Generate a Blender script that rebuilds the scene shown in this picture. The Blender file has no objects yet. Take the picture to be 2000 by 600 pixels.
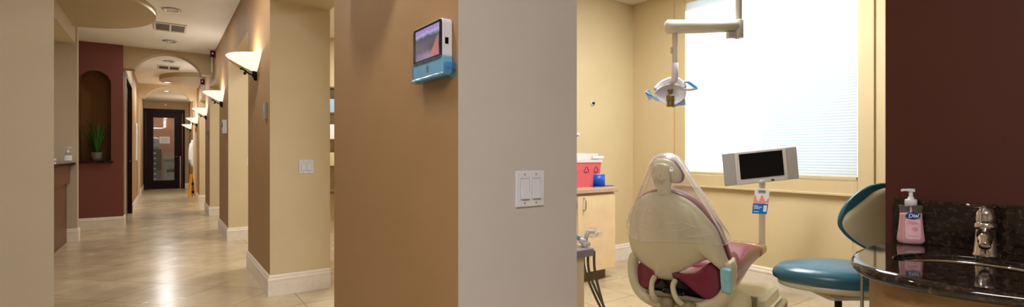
import bpy, bmesh, math, random
from mathutils import Vector, Matrix
random.seed(7)
SC = bpy.context.scene
COL = SC.collection
PI = math.pi
V = Vector

# ------------------------------------------------------------------ materials
def srgb(h):
    if isinstance(h, str):
        h = h.lstrip('#'); h = [int(h[i:i+2], 16)/255 for i in (0, 2, 4)]
    return tuple((c/12.92 if c <= .04045 else ((c+.055)/1.055)**2.4) for c in h) + (1,)

def mat(name, col, rough=.5, metal=0, var=.06, scale=6, bump=0, bscale=120, spec=.5, coat=0, emit=None, estr=0, trans=0, alpha=1, ior=1.45):
    m = bpy.data.materials.new(name); m.use_nodes = True
    nt = m.node_tree; N = nt.nodes; L = nt.links
    b = N['Principled BSDF']
    c = srgb(col)
    b.inputs['Roughness'].default_value = rough
    b.inputs['Metallic'].default_value = metal
    b.inputs['Specular IOR Level'].default_value = spec
    b.inputs['IOR'].default_value = ior
    if coat: b.inputs['Coat Weight'].default_value = coat; b.inputs['Coat Roughness'].default_value = .05
    if trans: b.inputs['Transmission Weight'].default_value = trans
    if alpha < 1: b.inputs['Alpha'].default_value = alpha
    tc = N.new('ShaderNodeTexCoord')
    if var:
        n = N.new('ShaderNodeTexNoise'); n.inputs['Scale'].default_value = scale; n.inputs['Detail'].default_value = 4
        L.new(tc.outputs['Object'], n.inputs['Vector'])
        r = N.new('ShaderNodeValToRGB')
        r.color_ramp.elements[0].position = .3; r.color_ramp.elements[1].position = .7
        r.color_ramp.elements[0].color = tuple(x*(1-var) for x in c[:3]) + (1,)
        r.color_ramp.elements[1].color = tuple(min(1, x*(1+var)) for x in c[:3]) + (1,)
        L.new(n.outputs['Fac'], r.inputs['Fac']); L.new(r.outputs['Color'], b.inputs['Base Color'])
    else:
        b.inputs['Base Color'].default_value = c
    if bump:
        n2 = N.new('ShaderNodeTexNoise'); n2.inputs['Scale'].default_value = bscale; n2.inputs['Detail'].default_value = 3
        L.new(tc.outputs['Object'], n2.inputs['Vector'])
        bp = N.new('ShaderNodeBump'); bp.inputs['Strength'].default_value = bump; bp.inputs['Distance'].default_value = .004
        L.new(n2.outputs['Fac'], bp.inputs['Height']); L.new(bp.outputs['Normal'], b.inputs['Normal'])
    if emit:
        b.inputs['Emission Color'].default_value = srgb(emit); b.inputs['Emission Strength'].default_value = estr
    return m

M = {}
def paint(name, col): M[name] = mat(name, col, rough=.62, var=.025, scale=3, bump=.12, bscale=260, spec=.25)
paint('tan_paint', '#a9875f')
paint('cream_paint', '#d8c7a4')
paint('greige_paint', '#cbc5c2')
paint('left_paint', '#bfb29c')
paint('room_paint', '#d9c69c')
paint('trim_paint', '#d5c298')
paint('ceiling_paint', '#f1ece2')
paint('disc_paint', '#b9a785')
paint('red_paint', '#7a4840')
paint('maroon_paint', '#522d25')
paint('niche_paint', '#7a5530')
paint('pink_paint', '#c58b72')
paint('arch_shaded_paint', '#ad9672')  # cream darkened, the near arch's shade is put into its colour
paint('end_paint', '#b8a27e')
M['panel_brown'] = mat('panel_brown', '#6a4130', rough=.4, var=.1, scale=9)
M['base_white'] = mat('base_white', '#eee6da', rough=.35, var=.04, scale=18, bump=.1, bscale=60)
M['white_plastic'] = mat('white_plastic', '#e2e4ef', rough=.28, var=.01)
M['warm_white'] = mat('warm_white', '#e4e1d4', rough=.3, var=.02)
M['screw'] = mat('screw', '#b5b3b2', rough=.3, metal=1, var=.02)
M['shell'] = mat('shell', '#cbc5a8', rough=.32, var=.04, scale=4)
M['shell_dark'] = mat('shell_dark', '#8f8468', rough=.5, var=.06)
M['maroon_vinyl'] = mat('maroon_vinyl', '#74283e', rough=.28, var=.07, scale=10, bump=.1, bscale=300)
M['teal_vinyl'] = mat('teal_vinyl', '#336475', rough=.27, var=.05, scale=9, bump=.08, bscale=300)
M['black_iron'] = mat('black_iron', '#15110e', rough=.45, metal=.6, var=.1)
M['black_plastic'] = mat('black_plastic', '#0d0c0f', rough=.2, var=.05)
M['dark_metal'] = mat('dark_metal', '#3a3733', rough=.4, metal=.7, var=.1)
M['silver'] = mat('silver', '#cfcbc4', rough=.35, metal=.15, var=.02)
M['grey_speaker'] = mat('grey_speaker', '#a09e99', rough=.5, var=.05, scale=200)
M['chrome'] = mat('chrome', '#d8d8dc', rough=.07, metal=1, var=.01)
M['steel'] = mat('steel', '#a9a9a9', rough=.25, metal=1, var=.02)
M['bronze'] = mat('bronze', '#8c7a48', rough=.35, metal=.3, var=.15, scale=30)
M['reflector'] = mat('reflector', '#f3eed6', rough=.15, metal=.0, var=.06, scale=14)
M['hose'] = mat('hose', '#55524a', rough=.45, var=.05)
M['purple_top'] = mat('purple_top', '#928a9c', rough=.3, var=.25, scale=220)
M['maple'] = mat('maple', '#e6cba0', rough=.35, var=.07, scale=7)
M['counter_tan'] = mat('counter_tan', '#c2a286', rough=.35, var=.18, scale=120)
M['toe_brown'] = mat('toe_brown', '#6f5334', rough=.5, var=.1)
M['blue_tape'] = mat('blue_tape', '#0b55c4', rough=.35, var=.05)
M['pot_grey'] = mat('pot_grey', '#7d776d', rough=.7, var=.12, scale=25)
M['leaf'] = mat('leaf', '#3c6a1e', rough=.45, var=.4, scale=30)
M['coat_white'] = mat('coat_white', '#eceef2', rough=.8, var=.03)
M['sign_yellow'] = mat('sign_yellow', '#f0a610', rough=.4, var=.05)
M['dark_wood'] = mat('dark_wood', '#1f0b0f', rough=.5, var=.25, scale=12, spec=.2)
M['paper'] = mat('paper', '#eef0f0', rough=.7, var=.02)
M['ink'] = mat('ink', '#3f4654', rough=.7, var=0)
M['ink_red'] = mat('ink_red', '#4a0a10', rough=.6, var=0)
M['pink'] = mat('pink', '#f2a09a', rough=.55, var=.06)
M['brochure_blue'] = mat('brochure_blue', '#0a78d2', rough=.45, var=.04)
M['logo_blue'] = mat('logo_blue', '#0c3f94', rough=.4, var=0)
M['label_red'] = mat('label_red', '#d9586c', rough=.5, var=.2, scale=60)
M['copier'] = mat('copier', '#b9bdb8', rough=.4, var=.03)
M['teal_film'] = mat('teal_film', '#8cc8d6', rough=.3, var=.05)
M['bag_film'] = mat('bag_film', '#dfeaea', rough=.3, var=.3, scale=9)
M['sleeve_blue'] = mat('sleeve_blue', '#7fcbe6', rough=.3, var=.05)
M['screw_grey'] = mat('screw_grey', '#b9bac4', rough=.4, var=0)
M['vent_frame'] = mat('vent_frame', '#cfc8b8', rough=.4, var=.02)
M['card'] = mat('card', '#d8c9a4', rough=.7, var=.04)
M['red_led'] = mat('red_led', '#ff2040', rough=.4, var=0, emit='#ff1838', estr=3)
M['pane_clear'] = mat('pane_clear', '#a9b8a4', rough=.15, var=.02, alpha=.35)
M['vent_dark'] = mat('vent_dark', '#8f8b81', rough=.5, var=.05)
M['can_metal'] = mat('can_metal', '#c9c6c0', rough=.2, metal=.8, var=.02)
M['lamp_on'] = mat('lamp_on', '#fff3da', rough=.4, var=0, emit='#fff0d2', estr=6)
M['lamp_dim'] = mat('lamp_dim', '#b7b2a8', rough=.12, metal=.7, var=0, emit='#fff0d2', estr=.15)

def soft_glass(name, col, tr, rough=.08, gloss=.3, wrinkle=0, edge=0):
    m = bpy.data.materials.new(name); m.use_nodes = True
    nt = m.node_tree; N = nt.nodes; L = nt.links
    N.remove(N['Principled BSDF']); out = N['Material Output']
    t = N.new('ShaderNodeBsdfTransparent'); t.inputs[0].default_value = srgb(col)
    g = N.new('ShaderNodeBsdfGlossy'); g.inputs['Roughness'].default_value = rough
    g.inputs['Color'].default_value = (.9, .9, .92, 1)
    d = N.new('ShaderNodeBsdfDiffuse'); d.inputs[0].default_value = srgb(col)
    fa = N.new('ShaderNodeLayerWeight'); fa.inputs[0].default_value = .5
    pw = N.new('ShaderNodeMath'); pw.operation = 'POWER'; pw.inputs[1].default_value = 4; fr = N.new('ShaderNodeMath'); fr.operation = 'MULTIPLY_ADD'
    fr.inputs[1].default_value = .95; fr.inputs[2].default_value = .05
    L.new(fa.outputs['Facing'], pw.inputs[0]); L.new(pw.outputs[0], fr.inputs[0])
    mx = N.new('ShaderNodeMixShader'); mx2 = N.new('ShaderNodeMixShader')
    mx.inputs[0].default_value = 1-tr
    L.new(t.outputs[0], mx.inputs[1]); L.new(d.outputs[0], mx.inputs[2])
    if edge:
        lw = N.new('ShaderNodeLayerWeight'); lw.inputs[0].default_value = .35
        ma = N.new('ShaderNodeMath'); ma.operation = 'MULTIPLY_ADD'; ma.use_clamp = True
        ma.inputs[1].default_value = edge; ma.inputs[2].default_value = 1-tr
        L.new(lw.outputs['Facing'], ma.inputs[0]); L.new(ma.outputs[0], mx.inputs[0])
    if wrinkle:
        tc = N.new('ShaderNodeTexCoord'); n = N.new('ShaderNodeTexNoise'); n.inputs['Scale'].default_value = 9
        n.inputs['Detail'].default_value = 5; n.inputs['Distortion'].default_value = 1.5
        L.new(tc.outputs['Object'], n.inputs['Vector'])
        bp = N.new('ShaderNodeBump'); bp.inputs['Strength'].default_value = wrinkle; bp.inputs['Distance'].default_value = .03
        L.new(n.outputs['Fac'], bp.inputs['Height'])
        L.new(bp.outputs[0], g.inputs['Normal']); L.new(bp.outputs[0], fa.inputs['Normal'])
    mul = N.new('ShaderNodeMath'); mul.operation = 'MULTIPLY'; mul.inputs[1].default_value = gloss
    L.new(fr.outputs[0], mul.inputs[0]); L.new(mul.outputs[0], mx2.inputs[0])
    L.new(mx.outputs[0], mx2.inputs[1]); L.new(g.outputs[0], mx2.inputs[2])
    L.new(mx2.outputs[0], out.inputs[0]); M[name] = m
soft_glass('clear_film', '#ffffff', .86, .1, 1.5, .3, .5)
soft_glass('blue_film', '#b9e5fb', .9, .12, .7, .3)
soft_glass('pale_blue_film', '#b8dcfb', .3, .15, .6, .3)
soft_glass('clear_glass', '#eef2f0', .97, .02, 1)
soft_glass('clear_bottle', '#f4f0ef', .95, .05, 1)
soft_glass('toe_film', '#b58f62', .25, .15, .8, .3)
soft_glass('sharps_red', '#f2727a', .25, .25, .6)
soft_glass('sharps_lid', '#fbf4f2', .4, .25, .6)
M['pink_soap'] = mat('pink_soap', '#f6bcc6', rough=.15, var=.03, spec=.5)
M['label_pink'] = mat('label_pink', '#ee9fae', rough=.4, var=.15, scale=60)
M['label_white'] = mat('label_white', '#f6ccd3', rough=.35, var=.06, scale=40)

def frosted(name, col, em, es):
    m = mat(name, col, rough=.4, var=.06, scale=12, emit=em, estr=es); M[name] = m
frosted('alabaster', '#fbf2e4', '#fff0da', 1.0)

def granite():
    m = bpy.data.materials.new('granite'); m.use_nodes = True; nt = m.node_tree; N = nt.nodes; L = nt.links
    b = N['Principled BSDF']; b.inputs['Roughness'].default_value = .06; b.inputs['Specular IOR Level'].default_value = .6
    tc = N.new('ShaderNodeTexCoord')
    v = N.new('ShaderNodeTexVoronoi'); v.inputs['Scale'].default_value = 150
    n = N.new('ShaderNodeTexNoise'); n.inputs['Scale'].default_value = 60; n.inputs['Detail'].default_value = 8; n.inputs['Roughness'].default_value = .75
    L.new(tc.outputs['Object'], v.inputs['Vector']); L.new(tc.outputs['Object'], n.inputs['Vector'])
    r = N.new('ShaderNodeValToRGB'); e = r.color_ramp.elements
    e[0].position = .44; e[0].color = srgb('#0b0908'); e[1].position = .8; e[1].color = srgb('#5c4a3e')
    k = r.color_ramp.elements.new(.6); k.color = srgb('#261b15')
    ad = N.new('ShaderNodeMath'); ad.operation = 'MULTIPLY_ADD'; ad.inputs[1].default_value = .12
    L.new(v.outputs['Distance'], ad.inputs[0]); L.new(n.outputs['Fac'], ad.inputs[2])
    L.new(ad.outputs[0], r.inputs[0]); L.new(r.outputs[0], b.inputs['Base Color'])
    M['granite'] = m
granite()

def wood(name, c1, c2, sc=(2, 2, 30)):
    m = bpy.data.materials.new(name); m.use_nodes = True; nt = m.node_tree; N = nt.nodes; L = nt.links
    b = N['Principled BSDF']; b.inputs['Roughness'].default_value = .4
    tc = N.new('ShaderNodeTexCoord'); mp = N.new('ShaderNodeMapping'); mp.inputs['Scale'].default_value = sc
    n = N.new('ShaderNodeTexNoise'); n.inputs['Scale'].default_value = 2.2; n.inputs['Detail'].default_value = 6; n.inputs['Distortion'].default_value = .6
    L.new(tc.outputs['Object'], mp.inputs[0]); L.new(mp.outputs[0], n.inputs['Vector'])
    r = N.new('ShaderNodeValToRGB'); e = r.color_ramp.elements
    e[0].position = .3; e[0].color = srgb(c1); e[1].position = .72; e[1].color = srgb(c2)
    L.new(n.outputs['Fac'], r.inputs[0]); L.new(r.outputs[0], b.inputs['Base Color']); M[name] = m
wood('vanity_wood', '#8a6a45', '#a5855a', (6, 6, 22))
wood('unit_wood', '#e2d2b2', '#efe0c4', (20, 20, 2))

def tiles():
    m = bpy.data.materials.new('floor_tile'); m.use_nodes = True; nt = m.node_tree; N = nt.nodes; L = nt.links
    b = N['Principled BSDF']; b.inputs['Specular IOR Level'].default_value = .5
    geo = N.new('ShaderNodeNewGeometry')
    def brick(rot, size):
        mp = N.new('ShaderNodeMapping'); mp.inputs['Rotation'].default_value = (0, 0, rot)
        L.new(geo.outputs['Position'], mp.inputs[0])
        br = N.new('ShaderNodeTexBrick'); br.offset = 0; br.squash = 1
        br.inputs['Scale'].default_value = 1; br.inputs['Brick Width'].default_value = size; br.inputs['Row Height'].default_value = size
        br.inputs['Mortar Size'].default_value = .004; br.inputs['Mortar Smooth'].default_value = .3; br.inputs['Bias'].default_value = 0
        br.inputs['Color1'].default_value = srgb('#cfbfa2'); br.inputs['Color2'].default_value = srgb('#c6b595'); br.inputs['Mortar'].default_value = srgb('#998766')
        L.new(mp.outputs[0], br.inputs['Vector']); return br
    b1 = brick(PI/4, .56); b2 = brick(0, .46)
    sx = N.new('ShaderNodeSeparateXYZ'); L.new(geo.outputs['Position'], sx.inputs[0])
    gt = N.new('ShaderNodeMath'); gt.operation = 'GREATER_THAN'; gt.inputs[1].default_value = .78; L.new(sx.outputs[0], gt.inputs[0])
    mx = N.new('ShaderNodeMix'); mx.data_type = 'RGBA'
    L.new(gt.outputs[0], mx.inputs[0]); L.new(b1.outputs['Color'], mx.inputs[6]); L.new(b2.outputs['Color'], mx.inputs[7])
    n = N.new('ShaderNodeTexNoise'); n.inputs['Scale'].default_value = 3.2; n.inputs['Detail'].default_value = 9; n.inputs['Roughness'].default_value = .62
    L.new(geo.outputs['Position'], n.inputs['Vector'])
    r = N.new('ShaderNodeValToRGB'); r.color_ramp.elements[0].position = .3; r.color_ramp.elements[0].color = (.8, .76, .70, 1)
    r.color_ramp.elements[1].position = .68; r.color_ramp.elements[1].color = (1, 1, 1, 1)
    L.new(n.outputs['Fac'], r.inputs[0])
    mu = N.new('ShaderNodeMix'); mu.data_type = 'RGBA'; mu.blend_type = 'MULTIPLY'; mu.inputs[0].default_value = 1
    L.new(mx.outputs[2], mu.inputs[6]); L.new(r.outputs[0], mu.inputs[7]); L.new(mu.outputs[2], b.inputs['Base Color'])
    rr = N.new('ShaderNodeMapRange'); rr.inputs['To Min'].default_value = .13; rr.inputs['To Max'].default_value = .34
    L.new(n.outputs['Fac'], rr.inputs[0]); L.new(rr.outputs[0], b.inputs['Roughness'])
    M['floor_tile'] = m
tiles()

def blind_mat():
    m = bpy.data.materials.new('blind_fabric'); m.use_nodes = True; nt = m.node_tree; N = nt.nodes; L = nt.links
    N.remove(N['Principled BSDF']); out = N['Material Output']
    d = N.new('ShaderNodeBsdfDiffuse'); d.inputs[0].default_value = (.82, .83, .84, 1)
    t = N.new('ShaderNodeBsdfTranslucent'); t.inputs[0].default_value = (.84, .86, .88, 1)
    mx = N.new('ShaderNodeMixShader'); mx.inputs[0].default_value = .62
    L.new(d.outputs[0], mx.inputs[1]); L.new(t.outputs[0], mx.inputs[2]); L.new(mx.outputs[0], out.inputs[0]); M['blind_fabric'] = m
blind_mat()

def screen_mat():
    m = bpy.data.materials.new('tablet_screen'); m.use_nodes = True; nt = m.node_tree; N = nt.nodes; L = nt.links
    b = N['Principled BSDF']; b.inputs['Roughness'].default_value = .15; b.inputs['Base Color'].default_value = (.01, .01, .012, 1)
    tc = N.new('ShaderNodeTexCoord'); sx = N.new('ShaderNodeSeparateXYZ'); L.new(tc.outputs['Generated'], sx.inputs[0])
    n = N.new('ShaderNodeTexNoise'); n.inputs['Scale'].default_value = 5; n.inputs['Detail'].default_value = 8; L.new(tc.outputs['Generated'], n.inputs['Vector'])
    ad = N.new('ShaderNodeMath'); ad.operation = 'MULTIPLY_ADD'; ad.inputs[1].default_value = .22
    L.new(n.outputs['Fac'], ad.inputs[0]); L.new(sx.outputs[2], ad.inputs[2])
    r = N.new('ShaderNodeValToRGB'); E = r.color_ramp.elements
    E[0].position = .05; E[0].color = srgb('#a384b8'); E[1].position = 1.0; E[1].color = srgb('#b89cf0')
    for p, c in ((.22, '#8d7698'), (.4, '#5c5068'), (.6, '#6d6878'), (.8, '#59606a'), (.87, '#a0a4c6'), (.93, '#d8c6f2')):
        k = E.new(p); k.color = srgb(c)
    L.new(ad.outputs[0], r.inputs[0])
    n2 = N.new('ShaderNodeTexNoise'); n2.inputs['Scale'].default_value = 22; n2.inputs['Detail'].default_value = 6; L.new(tc.outputs['Generated'], n2.inputs['Vector'])
    r2 = N.new('ShaderNodeValToRGB'); r2.color_ramp.elements[0].position = .3; r2.color_ramp.elements[0].color = (.6, .6, .6, 1); r2.color_ramp.elements[1].position = .7
    L.new(n2.outputs['Fac'], r2.inputs[0])
    mu = N.new('ShaderNodeMix'); mu.data_type = 'RGBA'; mu.blend_type = 'MULTIPLY'; mu.inputs[0].default_value = 1
    L.new(r.outputs[0], mu.inputs[6]); L.new(r2.outputs[0], mu.inputs[7])
    L.new(mu.outputs[2], b.inputs['Emission Color']); b.inputs['Emission Strength'].default_value = .8
    M['tablet_screen'] = m
screen_mat()
M['hill_pink'] = mat('hill_pink', '#2a1714', rough=.2, var=.1, emit='#c87a70', estr=.75)

# ------------------------------------------------------------------ mesh helpers
class MB:
    """collects faces; build() links ONE mesh object"""
    def __init__(s): s.v = []; s.f = []; s.sm = []
    def add(s, vs, fs, smooth=False):
        o = len(s.v); s.v += [tuple(p) for p in vs]
        for f in fs: s.f.append([i+o for i in f]); s.sm.append(smooth)
        return s
    def box(s, x0, x1, y0, y1, z0, z1, fr=None):
        vs = [V((x, y, z)) for x in (x0, x1) for y in (y0, y1) for z in (z0, z1)]
        if fr: vs = [fr(*p) for p in vs]
        return s.add(vs, [(0, 1, 3, 2), (4, 6, 7, 5), (0, 4, 5, 1), (2, 3, 7, 6), (0, 2, 6, 4), (1, 5, 7, 3)])
    def loft(s, rings, cap0=True, cap1=True, smooth=True, closed=True):
        n = len(rings[0]); vs = [p for r in rings for p in r]; fs = []
        for k in range(len(rings)-1):
            for i in range(n if closed else n-1):
                j = (i+1) % n
                fs.append((k*n+i, k*n+j, (k+1)*n+j, (k+1)*n+i))
        if cap0: fs.append(tuple(range(n-1, -1, -1)))
        if cap1: fs.append(tuple((len(rings)-1)*n+i for i in range(n)))
        return s.add(vs, fs, smooth)
    def prism(s, poly, fr, h0, h1, smooth=False):
        n = len(poly)
        vs = [fr(p[0], p[1], h0) for p in poly] + [fr(p[0], p[1], h1) for p in poly]
        fs = [tuple(range(n-1, -1, -1)), tuple(range(n, 2*n))] + [(i, (i+1) % n, n+(i+1) % n, n+i) for i in range(n)]
        return s.add(vs, fs, smooth)
    def tube(s, pts, rad, seg=12, flat=1.0, caps=True):
        pts = [V(p) for p in pts]
        if not isinstance(rad, (list, tuple)): rad = [rad]*len(pts)
        rings = []; prev = None
        for i, p in enumerate(pts):
            t = (pts[min(i+1, len(pts)-1)] - pts[max(i-1, 0)]).normalized()
            if prev is None:
                a = V((0, 0, 1)) if abs(t.z) < .9 else V((1, 0, 0))
                u = t.cross(a).normalized()
            else:
                u = (prev - t*prev.dot(t)).normalized()
            prev = u; w = t.cross(u)
            rings.append([p + u*math.cos(2*PI*k/seg)*rad[i] + w*math.sin(2*PI*k/seg)*rad[i]*flat for k in range(seg)])
        return s.loft(rings, caps, caps)
    def lathe(s, prof, o=(0, 0, 0), seg=24, axis='z', a0=0, a1=2*PI, caps=False, sx=1, sy=1):
        o = V(o); full = abs(a1-a0-2*PI) < 1e-6; rings = []
        n = seg if full else seg+1
        for r, h in prof:
            ring = []
            for k in range(n):
                a = a0 + (a1-a0)*k/seg; c, d = r*math.cos(a)*sx, r*math.sin(a)*sy
                ring.append(o + (V((c, d, h)) if axis == 'z' else V((h, c, d)) if axis == 'x' else V((d, h, c))))
            rings.append(ring)
        return s.loft(rings, caps, caps, True, full)
    def dome(s, outline, c, rings, fr, relax=0):
        """star-shaped outline; rings = [(scale, height)...] from one face round to the other"""
        n = len(outline); sm = list(outline)
        for _ in range(relax):
            sm = [tuple((sm[i-1][a]+2*sm[i][a]+sm[(i+1) % n][a])/4 for a in (0, 1)) for i in range(n)]
        R = []
        for k, h in rings:
            f = min(1, max(0, (1-k)*4)) if relax else 0
            R.append([fr(c[0]+(p[0]*(1-f)+q[0]*f-c[0])*k, c[1]+(p[1]*(1-f)+q[1]*f-c[1])*k, h) for p, q in zip(outline, sm)])
        return s.loft(R, True, True)
    def build(s, name, m, parent=None, bevel=0, seg=2, subsurf=0, fix=True):
        me = bpy.data.meshes.new(name); me.from_pydata(s.v, [], s.f); me.validate()
        me.polygons.foreach_set('use_smooth', s.sm[:len(me.polygons)] if len(s.sm) == len(me.polygons) else [False]*len(me.polygons))
        if fix:
            bm = bmesh.new(); bm.from_mesh(me); bmesh.ops.recalc_face_normals(bm, faces=bm.faces); bm.to_mesh(me); bm.free()
        me.materials.append(M[m] if isinstance(m, str) else m)
        o = bpy.data.objects.new(name, me); COL.objects.link(o)
        if parent: o.parent = parent
        if bevel:
            b = o.modifiers.new('bevel', 'BEVEL'); b.width = bevel; b.segments = seg; b.limit_method = 'ANGLE'; b.angle_limit = math.radians(40)
            b.harden_normals = False
        if subsurf:
            q = o.modifiers.new('sub', 'SUBSURF'); q.levels = subsurf; q.render_levels = subsurf
        return o

def smooth_closed(pts, n=6):
    """Catmull-Rom through a closed 2D outline"""
    out = []; k = len(pts)
    for i in range(k):
        p0, p1, p2, p3 = (pts[(i+j-1) % k] for j in range(4))
        for q in range(n):
            t = q/n
            out.append(tuple(.5*((2*p1[a]) + (-p0[a]+p2[a])*t + (2*p0[a]-5*p1[a]+4*p2[a]-p3[a])*t*t + (-p0[a]+3*p1[a]-3*p2[a]+p3[a])*t**3) for a in range(2)))
    return out

def smooth_open(pts, n=6):
    pts = [V(p) for p in pts]; out = []
    for i in range(len(pts)-1):
        p0 = pts[max(i-1, 0)]; p1 = pts[i]; p2 = pts[i+1]; p3 = pts[min(i+2, len(pts)-1)]
        for q in range(n):
            t = q/n
            out.append(.5*((2*p1) + (p2-p0)*t + (2*p0-5*p1+4*p2-p3)*t*t + (3*p1-p0-3*p2+p3)*t**3))
    return out + [pts[-1]]

def frame(o, ux, uy, n):
    o, ux, uy, n = V(o), V(ux), V(uy), V(n)
    return lambda a, b, c=0: o + ux*a + uy*b + n*c

def ell(a, b, n=28, c=(0, 0), p=2.0):
    out = []
    for k in range(n):
        t = 2*PI*k/n; x, y = math.cos(t), math.sin(t)
        out.append((c[0]+a*math.copysign(abs(x)**(2/p), x), c[1]+b*math.copysign(abs(y)**(2/p), y)))
    return out

def thing(name, label, cat, loc=(0, 0, 0), rz=0, group=None):
    o = bpy.data.objects.new(name, None); o.empty_display_size = .05; COL.objects.link(o)
    o.location = loc; o.rotation_euler = (0, 0, rz); return tag(o, label, cat, group)
def tag(o, label, cat, group=None):
    o['label'] = label; o['category'] = cat
    if group: o['group'] = group
    return o
def struct(o):
    o['kind'] = 'structure'; return o
def swall(name, m, boxes, bevel=0):
    b = MB()
    for q in boxes: b.box(*q)
    return struct(b.build(name, m, bevel=bevel))
def dup(root, loc, label=None, rz=None):
    r = root.copy(); COL.objects.link(r); r.location = loc
    if rz is not None: r.rotation_euler = (0, 0, rz)
    if label: r['label'] = label
    for ch in list(root.children):
        c = ch.copy(); COL.objects.link(c); c.parent = r
        for g in list(ch.children):
            d = g.copy(); COL.objects.link(d); d.parent = c
    return r
def text_mesh(name, txt, size, m, parent, mtx, shear=0, ext=.0004):
    cu = bpy.data.curves.new(name, 'FONT'); cu.body = txt; cu.size = size; cu.align_x = 'CENTER'; cu.align_y = 'CENTER'
    cu.shear = shear; cu.extrude = ext; cu.offset = size*.018
    t = bpy.data.objects.new(name, cu); COL.objects.link(t)
    dg = bpy.context.evaluated_depsgraph_get(); me = bpy.data.meshes.new_from_object(t.evaluated_get(dg))
    bpy.data.objects.remove(t); me.transform(mtx); me.materials.clear(); me.materials.append(M[m])
    o = bpy.data.objects.new(name, me); COL.objects.link(o); o.parent = parent; return o

# ------------------------------------------------------------------ the building
XR, XL = .73, -.51               # corridor right / left wall faces
XP = 1.22                        # back of the piers
CH, RC = 2.98, 2.92              # ceilings
HEAD = 2.49                      # head of the openings
XW, YW = 4.42, 3.77              # treatment room: window wall, side wall
YE = 20.3                        # end of the corridor

struct(MB().box(-3.6, XW+.2, -3.4, 24, -.1, 0).build('floor', 'floor_tile'))
swall('ceiling', 'ceiling_paint', [(-3.6, XP, -3.4, 24, CH, CH+.1), (XP, XW+.2, YW+.1, 24, CH, CH+.1)])
swall('ceiling.001', 'ceiling_paint', [(XP, XW+.2, -3.4, YW+.1, RC, RC+.16)])

# right side of the corridor: piers and headers
piers = [(1.30, 2.62), (4.51, 5.80), (7.72, 9.02), (10.98, 12.20), (14.22, 15.40), (17.4, 18.7)]
def two_paint(name, box, front_m, side_m):
    """wall block: faces along the corridor one paint, faces across it another"""
    x0, x1, y0, y1, z0, z1 = box
    o = MB().box(*box).build(name, side_m); o.data.materials.append(M[front_m])
    for p in o.data.polygons:
        if abs(p.normal.y) > .5 or p.normal.z < -.5: p.material_index = 1
    return struct(o)
for k, (a, b) in enumerate(piers):
    two_paint('wall_right', (XR, XP, a, b, 0, CH), 'greige_paint' if k == 0 else 'cream_paint', 'tan_paint')
for k in range(len(piers)-1):
    two_paint('wall_right_header', (XR, XP, piers[k][1], piers[k+1][0], HEAD, CH), 'cream_paint', 'tan_paint')
two_paint('wall_right', (XR, XP, 18.7, YE, 0, CH), 'cream_paint', 'tan_paint')
# outer shell, so that the daylight only comes in through the window
swall('wall_back', 'left_paint', [(-3.6, XW+.2, -3.5, -3.4, 0, CH)])
swall('wall_outer_left', 'left_paint', [(-3.7, -3.6, -3.4, 24, 0, CH)])
swall('wall_far', 'pink_paint', [(-3.6, XW+.2, 22.3, 22.4, 0, CH)])
swall('wall_side_rooms', 'cream_paint', [(3.2, 3.3, YW+.1, 22.3, 0, CH)])
swall('wall_partition', 'cream_paint', [(XP, 3.2, 7.72, 7.82, 0, CH), (XP, 3.2, 10.98, 11.08, 0, CH), (XP, 3.2, 14.22, 14.32, 0, CH), (XP, 3.2, 17.4, 17.5, 0, CH)])

# treatment room walls
swall('wall_room_left', 'room_paint', [(1.6, XW, YW, YW+.1, 0, CH)])
WY0, WY1, WZ0, WZ1 = 1.52, 3.065, .985, 2.79
swall('wall_window', 'room_paint', [(XW, XW+.16, -3.4, WY0, 0, CH), (XW, XW+.16, WY1, YW+.1, 0, CH), (XW, XW+.16, WY0, WY1, 0, WZ0), (XW, XW+.16, WY0, WY1, WZ1, CH)])
swall('wall_sink', 'maroon_paint', [(2.075, 2.2, -3.4, .632, 0, CH)])
# window casing, apron and reveal
T = MB()
T.box(XW-.02, XW, WY1, 3.19, .875, WZ1+.1); T.box(XW-.02, XW, 1.412, WY0, .875, WZ1+.1)
T.box(XW-.02, XW, WY0, WY1, .875, .985); T.box(XW-.02, XW, WY0, WY1, WZ1, WZ1+.1)
T.box(XW-.034, XW-.02, 1.412, 3.19, .862, .882)
struct(T.build('trim_1', 'trim_paint', bevel=.004))
struct(MB().prism([(-3, 0), (1.7, 0), (1.28, 2.19), (.92, 4.0), (.84, 4.4), (-3, 4.4)], lambda a, c, h: V((h, a, c)), 6.4, 6.6).build('blind_shade_block', 'base_white'))  # unseen slanted slab, added outdoors to shade part of the blind
W = thing('window_1', '', ''); del W['label'], W['category']; struct(W)
W.location = (XW, 2.29, WZ0)
w = MB(); g = .022
for q in ((WY0, WY0+g, WZ0, WZ1), (WY1-g, WY1, WZ0, WZ1), (WY0, WY1, WZ0, WZ0+g), (WY0, WY1, WZ1-g, WZ1)):
    w.box(.09, .14, q[0]-2.29, q[1]-2.29, q[2]-WZ0, q[3]-WZ0)
w.build('window_frame', 'base_white', W, bevel=.004)
MB().box(.11, .116, WY0-2.29+.05, WY1-2.29-.05, .05, WZ1-WZ0-.05).build('window_pane', 'clear_glass', W)

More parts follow.
